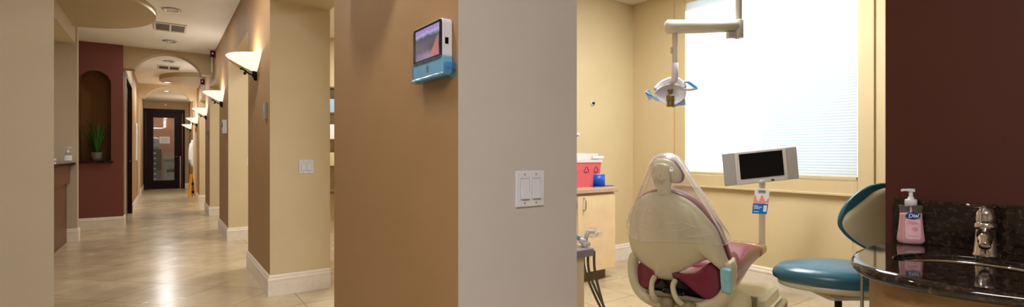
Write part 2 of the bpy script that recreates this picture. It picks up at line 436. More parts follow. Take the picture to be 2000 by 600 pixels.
# pleated blind hanging in the opening
BL = thing('window_blind', 'closed white pleated blind glowing with daylight in the treatment room window', 'blind', (XW-.012, 2.29, .985))
b = MB(); npl = 150; y0, y1 = -.765, .765; zt = WZ1-.985-.03; z0 = .035
row = []
for i in range(npl+1):
    z = z0 + (zt-z0)*i/npl; x = .0026 if i % 2 else -.0026
    row.append([V((x, y0, z)), V((x, y1, z))])
vs = [p for r in row for p in r]; b.add(vs, [(2*i, 2*i+1, 2*i+3, 2*i+2) for i in range(npl)])
b.build('blind_fabric', 'blind_fabric', BL, fix=False)
MB().box(-.014, .014, y0, y1, .005, .035).build('bottom_rail', 'trim_paint', BL, bevel=.004)
MB().box(-.02, .02, y0, y1, zt, zt+.028).build('head_rail', 'trim_paint', BL, bevel=.003)
MB().tube([(-.008, y0-.0+.03, .01), (-.008, y0+.03, -.55)], .0011, 6).build('pull_cord', 'trim_paint', BL)

# baseboards: stepped profile swept along a path
PROF = [(0, 0), (.016, 0), (.016, .125), (.019, .128), (.019, .14), (.013, .152), (.013, .165), (.006, .178), (0, .178)]
def baseboard(name, pts):
    """room side lies to the right of the walking direction"""
    P = [V((p[0], p[1])) for p in pts]; rings = []
    for i, p in enumerate(P):
        d0 = (P[i]-P[i-1]).normalized() if i else None
        d1 = (P[i+1]-P[i]).normalized() if i < len(P)-1 else None
        ns = [V((d.y, -d.x)) for d in (d0, d1) if d is not None]
        n = sum(ns, V((0, 0))); n = n/ (n.length_squared) * (2 if len(ns) == 2 else 1) if len(ns) == 2 else ns[0]
        rings.append([V((p.x+n.x*d, p.y+n.y*d, z)) for d, z in PROF])
    return struct(MB().loft(rings, True, True, False, True).build(name, 'base_white'))
for k, (a, b_) in enumerate(piers):
    baseboard('baseboard_right', [(XP, b_), (XR, b_), (XR, a), (XP, a)][::-1] if False else [(XP, a), (XR, a), (XR, b_), (XP, b_)][::-1])
baseboard('baseboard_right', [(XR, YE), (XR, 18.7)])
baseboard('baseboard_room_left', [(1.6, YW), (XW, YW)])
baseboard('baseboard_window', [(XW, YW), (XW, -3.3)])

# left side of the corridor
struct(MB().prism([(-3.6, 3.74), (-.5, 3.74), (-.58, 3.9), (-3.6, 3.9)], lambda a, c, h: V((a, c, h)), 0, CH).build('wall_left_near', 'left_paint'))
swall('wall_left_reception', 'left_paint', [(-3.6, -.955, 8.9, 9.03, 0, CH)])
two_paint('wall_left_header', (-3.6, -.975, 3.9, 8.9, 2.715, CH), 'cream_paint', 'left_paint')
swall('wall_left_counter', 'panel_brown', [(-1.16, -1.063, 3.9, 8.9, 0, .8), (-1.16, -1.03, 3.9, 8.9, .8, 1.05)])
swall('wall_left_return', 'left_paint', [(-1.35, -1.25, 9.03, 10.2, 0, CH)])
baseboard('baseboard_left_post', [(-1.062, 8.9), (-.955, 8.9), (-.955, 9.03)])
ct = MB().box(-1.45, -.965, 3.92, 8.895, 1.05, 1.085).build('reception_counter', 'granite', bevel=.008)
tag(ct, 'dark stone reception counter ledge in the opening at far left', 'counter')

# red wall with the arched niche
nx, nw, nz0, nsp, ntop = -.884, .2, 1.085, 2.33, 2.53
def arch_pts(cx, hw, spring, rise, n=16):
    return [(cx - hw*math.cos(PI*k/n), spring + rise*math.sin(PI*k/n)) for k in range(n+1)]
RW = MB(); y0, y1 = 10.2, 10.52
RW.box(-1.35, nx-nw, y0, y1, 0, CH); RW.box(nx+nw, XL-.02, y0, y1, 0, CH); RW.box(nx-nw, nx+nw, y0, y1, 0, nz0)
ap = arch_pts(nx, nw, nsp, ntop-nsp)
fr_y = lambda a, b, c: V((a, c, b))
for (xa, za), (xb, zb) in zip(ap, ap[1:]):
    RW.prism([(xa, za), (xb, zb), (xb, CH), (xa, CH)], fr_y, y0, y1)
struct(RW.build('wall_left_red', 'red_paint'))
nb = MB(); out = [(nx-nw, nz0)] + ap + [(nx+nw, nz0)]
o2 = [(nx + (p[0]-nx)*.985, nz0 + (p[1]-nz0)*.994) for p in out]
nb.loft([[V((p[0], y0+.012, p[1])) for p in o2], [V((p[0], y0+.3, p[1])) for p in o2]], False, True, False, True)
struct(nb.build('wall_left_niche', 'niche_paint', fix=False))
sl = MB().box(nx-nw-.05, nx+nw+.03, y0-.05, y0+.29, nz0-.03, nz0).build('niche_shelf', 'granite', bevel=.004)
tag(sl, 'black stone shelf set in the arched niche of the red wall', 'shelf')
baseboard('baseboard_left_red', [(-1.25, y0), (XL-.02, y0), (XL-.02, y0+.34)])

# left corridor wall beyond the red wall with a dark door, pilasters
two_paint('wall_left_far', (XL-.5, XL, 10.25+.3, 10.62, 0, CH), 'cream_paint', 'cream_paint')
two_paint('wall_left_far', (XL-.5, XL, 12.5, 15.4, 0, CH), 'cream_paint', 'tan_paint')
two_paint('wall_left_far', (XL-.5, XL-.02, 15.7, YE, 0, CH), 'cream_paint', 'end_paint')
two_paint('wall_left_far_header', (XL-.5, XL, 10.62, 12.5, 2.6, CH), 'cream_paint', 'cream_paint')
baseboard('baseboard_left_far', [(XL, 15.4), (XL, 12.5)][::-1])
baseboard('baseboard_left_end', [(XL-.02, 15.7), (XL-.02, YE)])
D2 = thing('door_2', '', ''); del D2['label'], D2['category']; struct(D2); D2.location = (XL, 11.56, 0)
d = MB()
d.box(-.14, -.06, -.86, .86, .01, 2.52)
d.build('door_leaf', 'dark_wood', D2)
d = MB(); d.box(-.16, .004, -.94, -.86, 0, 2.6); d.box(-.16, .004, .86, .94, 0, 2.6); d.box(-.16, .004, -.94, .94, 2.52, 2.6)
d.build('door_frame', 'dark_wood', D2, bevel=.005)
MB().tube([(-.055, .7, 1.05), (-.02, .7, 1.05), (-.02, .58, 1.05)], .009, 8).build('door_handle', 'steel', D2)

# arches across the corridor
def arch_header(name, y, th, cx, hw, spring, rise, m):
    b = MB(); pts = [(XL-.03, spring)] + arch_pts_seg(cx, hw, spring, rise) + [(XR+.02, spring)]
    for (xa, za), (xb, zb) in zip(pts, pts[1:]):
        b.prism([(xa, za), (xb, zb), (xb, CH), (xa, CH)], fr_y, y, y+th)
    o = b.build(name, m); return struct(o)
def arch_pts_seg(cx, hw, spring, rise, n=24):
    R = (hw*hw + rise*rise)/(2*rise); a = math.asin(hw/R); zc = spring + rise - R
    return [(cx + R*math.sin(-a+2*a*k/n), zc + R*math.cos(-a+2*a*k/n)) for k in range(n+1)]
arch_header('wall_arch_near', 10.25, .28, .09, .475, 2.61, .315, 'arch_shaded_paint')
arch_header('wall_arch_far', 15.4, .3, .1, .475, 2.61, .315, 'cream_paint')
# pilasters carrying the far arch
swall('wall_pilaster', 'cream_paint', [(XL-.02, XL+.035, 15.4, 15.7, 0, 2.61)])
swall('wall_pilaster', 'cream_paint', [(XR-.035, XR+.02, 15.4, 15.7, 0, 2.61)])

# dropped curved ceiling panels
def clipped_disc(name, cx, cy, a, b, x0, x1, z, m, th=None):
    pts = []
    for k in range(96):
        t = 2*PI*k/96; pts.append((min(max(cx+a*math.cos(t), x0), x1), cy+b*math.sin(t)))
    q = [pts[0]]
    for p in pts[1:]:
        if (V(p)-V(q[-1])).length > 1e-4: q.append(p)
    return struct(MB().prism(q, lambda u, v, h: V((u, v, h)), z, CH).build(name, m))
clipped_disc('ceiling_drop', -1.0, 7.58, .93, 1.15, -.976, .5, 2.91, 'disc_paint')
clipped_disc('ceiling_drop', .85, 13.75, .92, 1.1, -.4, XR, 2.88, 'disc_paint')

# end wall and door
dx0, dx1, dz = -.555, .615, 2.715
swall('wall_end', 'end_paint', [(-3.6, dx0, YE, YE+.12, 0, CH), (dx1, 3.2, YE, YE+.12, 0, CH), (dx0, dx1, YE, YE+.12, dz, CH)])
swall('wall_end_room', 'pink_paint', [(1.6, 1.7, YE+.12, 22.3, 0, CH), (-1.7, -1.6, YE+.12, 22.3, 0, CH)])
baseboard('baseboard_end', [(XL-.02, YE), (dx0, YE)]) if dx0 > XL else None
baseboard('baseboard_end', [(dx1, YE), (XR, YE)])
D1 = thing('door_1', '', ''); del D1['label'], D1['category']; struct(D1); D1.location = (0, YE, 0)
d = MB(); d.box(dx0, dx0+.09, -.03, .12, 0, dz); d.box(dx1-.06, dx1, -.03, .12, 0, dz); d.box(dx0+.09, dx1-.06, -.03, .12, dz-.11, dz)
d.build('door_frame', 'dark_wood', D1, bevel=.006)
gx0, gx1, gz0, gz1 = -.262, .318, .3, 2.42
d = MB(); L0, L1, LT = dx0+.095, dx1-.075, dz-.115
d.box(L0, gx0, .01, .055, .008, LT); d.box(gx1, L1, .01, .055, .008, LT); d.box(gx0, gx1, .01, .055, .008, gz0); d.box(gx0, gx1, .01, .055, gz1, LT)
leaf = d.build('door_leaf', 'dark_wood', D1, bevel=.003)
MB().box(gx0, gx1, .028, .034, gz0, gz1).build('door_glass', 'clear_glass', leaf)
MB().box(.47, .505, -.004, .012, .02, 1.12).build('door_edge_plate', 'steel', D1)
MB().tube([(.43, .01, 1.1), (.43, -.05, 1.1), (.33, -.05, 1.1)], .012, 8).build('door_handle', 'steel', D1)

# things seen behind the door glass
fc = thing('drawer_cabinet', 'tall black drawer cabinet with white labels behind the door glass', 'cabinet', (-.2, 21.3, 0))
MB().box(-.2, .16, -.25, .25, 0, 1.36).build('body', 'black_plastic', fc, bevel=.006)
for k in range(7):
    dr = MB().box(-.19, .15, -.27, -.25, .06+k*.18, .225+k*.18).build('drawer', 'black_plastic', fc, bevel=.004)
    MB().box(-.06, .0, -.276, -.27, .11+k*.18, .165+k*.18).build('drawer_label', 'paper', dr)
cp = thing('photocopier', 'grey office photocopier behind the door glass', 'copier', (.3, 21.25, 0))
MB().box(-.28, .28, -.25, .25, .05, .95).build('body', 'copier', cp, bevel=.02)
MB().box(-.29, .29, -.27, .27, .95, 1.06).build('lid', 'copier', cp, bevel=.03)
MB().box(-.2, .2, -.262, -.25, .55, .66).build('paper_tray', 'black_plastic', cp, bevel=.004)
MB().box(-.2, .2, -.258, -.25, .15, .4).build('door_panel', 'copier', cp, bevel=.004)
bx = tag(MB().box(.0, .36, 21.2, 21.45, 1.062, 1.23).build('storage_box', 'card', bevel=.005), 'tan cardboard box lying on the copier behind the door glass', 'box')
bg = MB().lathe([(.03, 0), (.1, .0), (.12, .12), (.1, .24), (.13, .36), (.05, .42), (0, .43)], (-.22, 21.3, 1.362), 18).build('plastic_bag', 'bag_film')
tag(bg, 'crumpled pale plastic bag on top of the black drawer cabinet', 'bag')
sg = MB().box(-.1, .19, YE+.022, YE+.026, 1.55, 1.78).build('paper_notice', 'paper'); tag(sg, 'white paper notice taped to the glass of the end door', 'notice')
for k in range(4):
    MB().box(-.06, .15, YE+.0205, YE+.022, 1.60+k*.04, 1.607+k*.04).build('text_line', 'ink', sg)

# ------------------------------------------------------------------ ceiling fittings
def can(loc, label, on):
    t = thing('ceiling_downlight', label, 'ceiling light', loc, 0, 'corridor downlights')
    MB().lathe([(.07, 0), (.095, -.004), (.098, -.01), (.07, -.012), (.066, -.004), (.066, .0)], seg=28).build('trim_ring', 'can_metal', t)
    MB().lathe([(.0, -.005), (.03, -.0055), (.066, -.004)], seg=28).build('lens', 'lamp_on' if on else 'lamp_dim', t)
can((.085, 7.32, CH-.001), 'nearest recessed ceiling light with silver ring, before the first vent', False)
can((.09, 9.40, CH-.001), 'recessed ceiling light with silver ring between the first vent and near arch', False)
can((.095, 11.45, CH-.001), 'recessed ceiling light just past the near arch, before the second vent', False)
can((.09, 14.0, 2.879), 'bright recessed ceiling light in the curved drop just in front of the far arch', True)
can((.08, 16.95, CH-.001), 'bright recessed ceiling light beyond the far arch', True)
def vent(loc, label):
    t = thing('ceiling_vent', label, 'vent', loc, 0, 'corridor ceiling vents')
    f = MB(); hx, hy = .19, .27
    for q in ((-hx, -hx+.025, -hy, hy), (hx-.025, hx, -hy, hy), (-hx+.025, hx-.025, -hy, -hy+.06), (-hx+.025, hx-.025, hy-.06, hy), (-.012, .012, -hy+.06, hy-.06)):
        f.box(q[0], q[1], q[2], q[3], -.014, -.0005)
    f.build('frame', 'vent_frame', t, bevel=.003)
    for s in (-1, 1):
        g = MB()
        for k in range(9):
            y = -.19 + .045*k
            g.add([(s*.012, y, -.012), (s*.165, y, -.012), (s*.165, y+.038, -.0075), (s*.012, y+.038, -.0075)], [(0, 1, 2, 3)])
        g.box(min(s*.012, s*.165), max(s*.012, s*.165), -.21, .21, -.0015, -.0005)
        g.build('grille', 'vent_dark', t, fix=False)
vent((.083, 8.37, CH), 'two-panel ceiling vent between the first two ceiling lights')
vent((.1, 12.3, CH), 'two-panel ceiling vent seen through the near arch')

# ------------------------------------------------------------------ wall sconces
def make_sconce():
    t = thing('wall_sconce', '', 'sconce', (XR, 5.2, 1.985), 0, 'sconces along the right corridor wall')
    b = MB(); A = PI/2; rings = []
    prof = [(.0, -.005), (.035, .005), (.09, .045), (.15, .092), (.205, .137), (.24, .172), (.252, .19), (.246, .193), (.23, .172), (.19, .135), (.13, .09), (.06, .045), (.0, .03)]
    for r, h in prof:
        rings.append([V((-r*1.02*math.sin(PI*k/24)-.002, r*1.12*math.cos(PI*k/24), h*.71)) for k in range(25)])
    b.loft(rings, False, False, True, False); b.build('glass_bowl', 'alabaster', t, fix=True)
    m = MB()
    m.tube(smooth_open([(-.008, 0, -.085), (-.012, .0, -.055), (-.018, 0, .0), (-.016, -.012, .04), (-.01, -.02, .085)], 4), [.008, .012, .02, .016, .022, .026, .024, .02, .022, .024, .022, .02, .016, .012, .01, .008, .005], 10)
    m.build('wall_bracket', 'black_iron', t)
    m = MB(); m.tube(smooth_open([(-.02, 0, -.03), (-.05, 0, -.03), (-.085, 0, -.008), (-.115, 0, .014), (-.135, 0, .02), (-.132, 0, .008)], 5), .0075, 8)
    m.build('scroll_arm', 'black_iron', t)
    MB().lathe([(0, -.018), (.012, -.012), (.014, 0), (.006, .012), (0, .014)], (-.1, 0, -.02), 10).build('finial', 'black_iron', t)
    return t
scon_lab = ['lit half bowl wall sconce on the nearest tan pier, just above the picture edge', 'largest lit half bowl sconce in view, on the pier beside the double light switch', 'second lit half bowl sconce along the corridor, above the small white wall box',
            'third lit half bowl sconce along the corridor wall', 'fourth lit half bowl sconce along the corridor wall, next to last', 'farthest lit half bowl sconce, near the dark end door']
SY = [1.98, 5.22, 8.52, 11.82, 15.1, 18.55]
s0 = make_sconce()
for k, y in enumerate(SY):
    s = s0 if k == 0 else dup(s0, (XR, y, 1.985)); s.location = (XR, y, 1.985); s['label'] = scon_lab[k]
    l = bpy.data.lights.new('sconce_bulb', 'POINT'); l.energy = 12; l.color = (1, .93, .84); l.shadow_soft_size = .035
    lo = bpy.data.objects.new('sconce_bulb', l); COL.objects.link(lo); lo.location = (XR-.10, y, 2.085)

# ------------------------------------------------------------------ small wall fittings
def switch(loc, label, rockers_up=True):
    t = thing('light_switch', label, 'light switch', loc, 0)     # local: x along wall, -y out of it
    MB().box(-.06, .06, -.007, 0, -.06, .06).build('cover_plate', 'white_plastic', t, bevel=.003, seg=3)
    for cx in (-.025, .023):
        MB().box(cx-.0185, cx+.0185, -.0085, -.006, -.036, .036).build('rocker_frame', 'screw_grey', t, bevel=.001)
        r = MB(); tilt = .006
        r.loft([[V((cx-.0165, -.008, -.033)), V((cx+.0165, -.008, -.033)), V((cx+.0165, -.008, .033)), V((cx-.0165, -.008, .033))],
                [V((cx-.0165, -.009-tilt, -.033)), V((cx+.0165, -.009-tilt, -.033)), V((cx+.0165, -.0095, .033)), V((cx-.0165, -.0095, .033))]], True, True, False)
        r.build('rocker', 'white_plastic', t, bevel=.001)
        for cz in (-.048, .048):
            MB().lathe([(0, -.0082), (.003, -.0082), (.0034, -.0068)], (cx, 0, cz), 10, 'y').build('screw', 'screw', t)
    return t
switch((1.003, 1.30, 1.083), 'large white double rocker switch on the pale grey pier end')
switch((1.018, 4.51, 1.087), 'smaller white double rocker switch on the cream pier end farther back')
switch((1.018, 7.72, 1.087), 'distant white switch plate on the second corridor pier, almost hidden by the nearer pier')

# photo tablet with blue protective film
tb = thing('wall_tablet', 'white wall tablet with lit screen and blue film on the near tan pier', 'tablet', (XR, 1.44, 1.45))
def rrect(w, h, r, n=5, cx=0, cy=0):
    out = []
    for (sx, sy, a0) in ((1, 1, 0), (-1, 1, PI/2), (-1, -1, PI), (1, -1, 1.5*PI)):
        for k in range(n+1):
            a = a0 + PI/2*k/n; out.append((cx+sx*(w/2-r)+r*math.cos(a), cy+sy*(h/2-r)+r*math.sin(a)))
    return out
tf = lambda a, b, c: V((-c, a, b))
MB().prism(rrect(.214, .172, .016, cx=.0, cy=.083), tf, .002, .036).build('housing', 'white_plastic', tb, bevel=.003)
MB().prism(rrect(.208, .122, .012, cx=.0, cy=.105), tf, .036, .0375).build('bezel', 'black_plastic', tb)
sc = MB().box(-.0388, -.0375, -.088, .082, .058, .157).build('screen', 'tablet_screen', tb)
MB().add([(-.0391, -.085, .06), (-.0391, -.02, .06), (-.0391, -.085, .125)], [(0, 1, 2)]).build('screen_hill', 'hill_pink', sc, fix=False)
MB().box(-.028, -.016, -.1085, -.1065, .088, .108).build('side_port', 'black_plastic', tb, bevel=.002)
MB().box(-.0372, -.036, -.012, .004, .012, .034).build('home_button', 'grey_speaker', tb, bevel=.002)
fm = MB(); fr_ = []
for (zz, g) in ((-.012, .006), (-.004, .004), (.0, .0022), (.052, .0022)):
    fr_.append([V((-c, a, zz)) for (a, c) in ((.109+g, .004), (.109+g, .037+g), (.0, .038+g), (-.109-g, .037+g), (-.109-g, .004), (-.109-g-.018*(zz < .03), .002))])
fm.loft(fr_, False, False, False, False)
fm.box(-.036, -.004, -.135, -.112, .01, .028); fm.box(-.03, -.004, -.10, .1, -.012, -.006)
fm.build('blue_film', 'blue_film', tb, fix=False)

def wall_box(loc, label, w, h, d, m, m2, name='wall_control', cat='control panel'):
    t = thing(name, label, cat, loc)
    MB().box(-d, 0, -w/2, w/2, -h/2, h/2).build('housing', m, t, bevel=.004)
    MB().box(-d-.003, -d, -w*.3, w*.3, -h*.05, h*.35).build('faceplate', m2, t, bevel=.001)
    return t
wall_box((XR, 4.66, 1.57), 'slim grey-blue control panel near the corner of the first corridor pier', .07, .15, .022, 'grey_speaker', 'teal_film')
wall_box((XR, 7.95, 1.58), 'small white wall box with dark display below the second sconce', .13, .19, .05, 'white_plastic', 'black_plastic')
wall_box((XR, 11.3, 1.58), 'small grey control panel below the third sconce', .08, .16, .03, 'grey_speaker', 'black_plastic')

def signal(loc, label):
    t = thing('wall_signal_light', label, 'signal light', loc, 0, 'red signal lights beside the arches')
    MB().box(-.075, -.0, -.03, .03, -.075, .035).build('housing', 'black_plastic', t, bevel=.004)
    MB().lathe([(0, -.033), (.011, -.032), (.014, -.029)], (-.042, 0, -.01), 16, 'y').build('red_lamp', 'red_led', t)
    MB().box(-.066, -.035, -.008, .008, -.33, -.07).build('clear_panel', 'pane_clear', t, bevel=.002)
signal((XR, 9.75, 2.92), 'black wall box with red light and pale panel in front of the near arch')
signal((XR, 12.45, 2.77), 'black wall box with red light seen through the near arch')
dt = tag(MB().lathe([(0, -.02), (.025, -.018), (.035, -.004), (.036, 0)], (.07, YE, 2.86), 18, 'y').build('smoke_detector', 'white_plastic'), 'small round white detector above the dark end door', 'detector')
wn = MB().box(XL, XL+.025, 13.95, 14.35, 1.05, 1.9).build('wall_notice', 'paper', bevel=.004); tag(wn, 'tall white notice board on the far left corridor wall', 'notice')

# lab coat and wet floor sign at the corridor end
lc = thing('lab_coat', 'white lab coat hanging on the right wall near the end door', 'coat', (XR, 17.25, .94))
b = MB(); R = []
for z, w, dp in ((-.12, .1, .03), (.0, .2, .09), (.1, .22, .11), (.3, .2, .1), (.5, .19, .08), (.58, .15, .06), (.66, .05, .04)):
    R.append([V((-.004-dp*.5-dp*.5*math.cos(a)*(1+.12*math.sin(5*a+z*9)), w*math.sin(a)*(1+.1*math.sin(4*a)), z)) for a in [2*PI*k/24 for k in range(24)]])
b.loft(R); b.build('coat_body', 'coat_white', lc)
b = MB(); b.tube(smooth_open([(-.06, -.13, .55), (-.08, -.18, .38), (-.085, -.19, .2), (-.08, -.19, .08)], 4), [.04]*4+[.042]*4+[.045]*4+[.05], 10)
b.build('sleeve', 'coat_white', lc)
MB().tube([(-.0, 0, .6), (-.06, 0, .68), (-.06, 0, .63)], .012, 8).build('hook', 'steel', lc)
wf = thing('wet_floor_sign', 'yellow folding wet floor sign standing against the right corridor wall', 'sign', (.635, 15.95, 0), .2)
for s in (-1, 1):
    b = MB()
    fr_s = lambda a, h, c, s=s: V((s*(.05-.04*h/.64) + c*.018*s, a, h))
    b.prism([(-.14, .012), (-.14, 0.0), (-.09, .0), (-.08, .05), (.08, .05), (.09, 0), (.14, 0), (.14, .012), (.1, .64), (-.1, .64)], fr_s, -.5, .5)
    q = b.build('panel', 'sign_yellow', wf, bevel=.004)
# dark marks on the edge facing the camera
MB().box(-.03, .03, -.142, -.128, .12, .2).build('edge_latch', 'black_plastic', wf)
MB().box(-.025, .025, -.128, -.112, .34, .42).build('edge_latch', 'black_plastic', wf)

# plant in the niche
pl = thing('potted_plant', 'spiky green plant in a grey pot on the niche shelf', 'plant', (nx+.015, 10.3, nz0))
MB().lathe([(0, 0), (.064, 0), (.069, .06), (.072, .125), (.074, .135), (.068, .138), (.063, .12), (.0, .115)], seg=24).build('pot', 'pot_grey', pl)
b = MB()
for k in range(46):
    a = random.uniform(0, 2*PI); ln = random.uniform(.36, .6); lean = random.uniform(.03, .29)*(.45 + .55*abs(math.cos(a)))
    w0 = random.uniform(.010, .017); c = V((math.cos(a), math.sin(a)*.45, 0)); side = V((-math.sin(a), math.cos(a), 0)); vs = []
    for q in range(7):
        t = q/6; p = c*(.02+lean*t**1.6) + V((0, 0, .11 + ln*t - .25*lean*t*t)); w = w0*(1-t**2.2)+.0008
        vs += [p-side*w, p+V((0, 0, .002)), p+side*w]
    fs = []
    for q in range(6):
        for e in (0, 1): fs.append((q*3+e, q*3+e+1, q*3+e+4, q*3+e+3))
    b.add(vs, fs, True)
b.build('foliage', 'leaf', pl, fix=False)

# things on the reception counter
sb = thing('sanitizer_bottle', 'small clear pump bottle on the reception counter by the niche', 'bottle', (-1.03, 8.74, 1.085))
MB().loft([[V((p[0], p[1], z)) for p in ell(.038*s, .024*s, 20, p=3)] for z, s in ((0, .95), (.01, 1), (.1, 1), (.12, .8), (.13, .4))]).build('bottle', 'clear_bottle', sb)
MB().loft([[V((p[0], p[1], z)) for p in ell(.0385, .0245, 20, p=3)] for z in (.025, .095)], False, False).build('wrapper', 'paper', sb)
MB().lathe([(.012, .13), (.013, .155), (.005, .157), (.005, .19), (.012, .19), (.012, .2), (0, .2)], seg=12).box(-.004, .035, -.005, .005, .19, .2).build('pump', 'white_plastic', sb)
cd = MB()
cs = thing('card_stack', 'stack of red and white cards on the reception counter', 'card holder', (-1.13, 8.2, 1.085))
MB().box(-.05, .05, -.03, .03, 0, .012).build('tray', 'paper', cs, bevel=.002)
MB().box(-.045, .045, -.028, .028, .012, .03).build('red_cards', 'label_red', cs, bevel=.001)
MB().box(-.04, .05, -.026, .026, .03, .05).build('white_cards', 'paper', cs, bevel=.001)

# glimpse of the next room between the piers: shelf with boxes
sh = thing('supply_shelf', 'white supply shelf glimpsed in the gap beside the near tan pier', 'shelf', (1.98, 7.66, 0))
MB().box(-.35, -.33, -.2, .05, .6, 2.2).box(.33, .35, -.2, .05, .6, 2.2).build('side_panel', 'warm_white', sh)
for z in (.6, 1.0, 1.4, 1.8, 2.18): MB().box(-.33, .33, -.2, .05, z, z+.02).build('shelf_board', 'toe_brown', sh)
for i, (z, cm, hh, wd) in enumerate(((1.02, 'card', .2, 'tan'), (1.42, 'paper', .22, 'white'), (1.82, 'pale_blue_film', .2, 'pale blue'))):
    bxx = MB().box(1.7, 2.27, 7.5, 7.65, z, z+hh).build('supply_box', cm, bevel=.004)
    tag(bxx, wd + ' box on the supply shelf, ' + ['lowest', 'middle', 'top'][i] + ' of three in the narrow gap', 'box')

# ------------------------------------------------------------------ treatment room
tk = thing('wall_valve', 'small round grey fitting on the treatment room side wall', 'wall fitting', (3.766, YW, 1.744))
MB().lathe([(0, -.012), (.02, -.012), (.032, -.008), (.034, 0)], seg=24, axis='y').build('plate', 'silver', tk)
MB().lathe([(0, -.03), (.012, -.03), (.014, -.012)], seg=16, axis='y').build('spindle', 'dark_metal', tk)
th = MB().box(3.40, 3.56, YW-.02, YW, 1.395, 1.418).build('wall_rail', 'white_plastic', bevel=.003); tag(th, 'short white rail on the side wall beside the grey pier edge', 'rail')

cb = thing('base_cabinet', 'maple base cabinet with tan countertop against the side wall', 'cabinet', (2.9, 3.25, 0))
MB().box(-.9, .66, .02, .515, .1, .83).build('body', 'maple', cb, bevel=.002)
MB().box(-.88, .60, .08, .51, 0, .1).build('toe_kick', 'toe_brown', cb)
MB().box(-.91, .685, -.02, .518, .835, .878).build('countertop', 'counter_tan', cb, bevel=.006)
for x0, x1, hx in ((-.28, .158, .118), (.164, .655, .232), (-.895, -.286, -.33)):
    dr = MB().box(x0, x1, 0, .02, .105, .815).build('door', 'maple', cb, bevel=.002)
    h = MB(); h.tube(smooth_open([(hx, .0, .68), (hx, -.03, .69), (hx, -.03, .78), (hx, 0, .79)], 3), .005, 8)
    h.build('handle', 'steel', dr)
sp = thing('sharps_container', 'red sharps container with white lid on the maple cabinet', 'sharps container', (3.34, 3.5, .878))
def tap(w0, w1, d0, d1, z0, z1): return [[V((p[0], p[1], z)) for p in rrect(w*2, d*2, .012)] for w, d, z in ((w0, d0, z0), (w1, d1, z1))]
MB().loft(tap(.165, .185, .085, .1, .0, .235), smooth=False).build('bin', 'sharps_red', sp)
MB().loft(tap(.195, .195, .108, .108, .235, .262), smooth=False).loft(tap(.165, .16, .085, .08, .262, .325), smooth=False).build('lid', 'sharps_lid', sp, bevel=.004)
MB().box(.05, .205, -.112, -.1, .275, .3).build('lid_latch', 'white_plastic', sp, bevel=.003)
for cx in (-.02, .11):
    e = MB()
    for k in range(3):
        a = PI/2 + 2*PI*k/3; c0 = V((cx+.016*math.cos(a), -.0985, .165+.016*math.sin(a)))
        arc = [c0 + V((.016*math.cos(a+q), -.0, .016*math.sin(a+q))) for q in [-2.2+4.4*j/10 for j in range(11)]]
        e.tube(arc, .0022, 6)
    e.build('hazard_mark', 'ink_red', sp)
bt = thing('tape_roll', 'bright blue roll of barrier film beside the red sharps container', 'tape roll', (3.49, 3.42, .878))
MB().lathe([(.03, .008), (.07, .008), (.07, .118), (.03, .118), (.03, .008)], seg=28).build('roll', 'blue_tape', bt)
MB().lathe([(.03, .008), (.03, .12), (.026, .12), (.026, .008)], seg=20).build('core', 'paper', bt)
MB().box(-.1, .16, -.06, .06, 0, .006).build('loose_sheet', 'blue_tape', bt)

# delivery unit behind the grey pier
du = thing('delivery_unit', 'pale wood delivery unit with speckled purple top at the pier edge', 'dental unit', (1.66, 1.66, 0))
MB().box(-.33, -.025, .03, .5, .05, .713).build('body', 'unit_wood', du, bevel=.003)
MB().box(-.36, .01, -.0, .54, .713, .75).build('worktop', 'purple_top', du, bevel=.004)
for y in (.07, .46):
    for x in (-.29, -.07): MB().lathe([(0, 0), (.02, 0), (.022, .025), (.018, .05), (0, .05)], (x, y, 0), 12).build('foot', 'dark_metal', du)
hp = thing('handpiece', 'blue sleeved dental handpiece lying on the purple topped unit', 'dental tool', (1.66, 1.73, .75))
b = MB(); b.tube([(-.1, .062, .083), (-.05, .032, .06), (-.005, .002, .035)], [.014, .013, .011], 12); b.build('sleeve', 'sleeve_blue', hp)
b = MB(); b.tube([(-.02, 0, .032), (.0, -.01, .024), (.01, -.015, .012)], [.014, .016, .013], 12)
b.box(-.012, .028, -.03, .0, 0, .02); b.build('holder', 'white_plastic', hp, bevel=.004)
b = MB(); b.tube([(.012, -.01, .018), (.018, -.008, .045), (.03, -.01, .068), (.06, -.02, .066)], [.009, .01, .011, .009], 10); b.build('nozzle', 'silver', hp)
b = MB(); b.loft([[V((.02+u*.3, -.014+c*s, .066-.05*u*u+d*s)) for c, d in ((.02, .018), (-.01, .022), (-.024, 0), (-.008, -.03), (.018, -.024))] for u, s in ((-.05, .5), (.05, .9), (.15, 1.0), (.22, .7), (.28, .9))], False, False, False)
b.build('plastic_sleeve', 'clear_film', hp, fix=False)
hs = thing('handpiece_hoses', 'three dark grey hoses drooping from the delivery unit to the floor', 'hose', (1.68, 1.70, 0))
for k, (a, e, m_) in enumerate((((0, -.03), (.2, -.14), .3), ((.01, .02), (.32, -.08), .36), ((.02, .06), (.42, .0), .33))):
    b = MB(); p = [(a[0], a[1], .735), (a[0]+.012, a[1]-.002, .6), (a[0]+(e[0])*.4, a[1]+e[1]*.4, m_), (a[0]+e[0]*.8, a[1]+e[1]*.8, .08), (a[0]+e[0]*1.1, a[1]+e[1]*1.1, .012), (a[0]+e[0]*1.3, a[1]+e[1]*1.6, .012)]
    b.tube(smooth_open(p, 6), .0062, 8); b.build('hose', 'hose', hs)

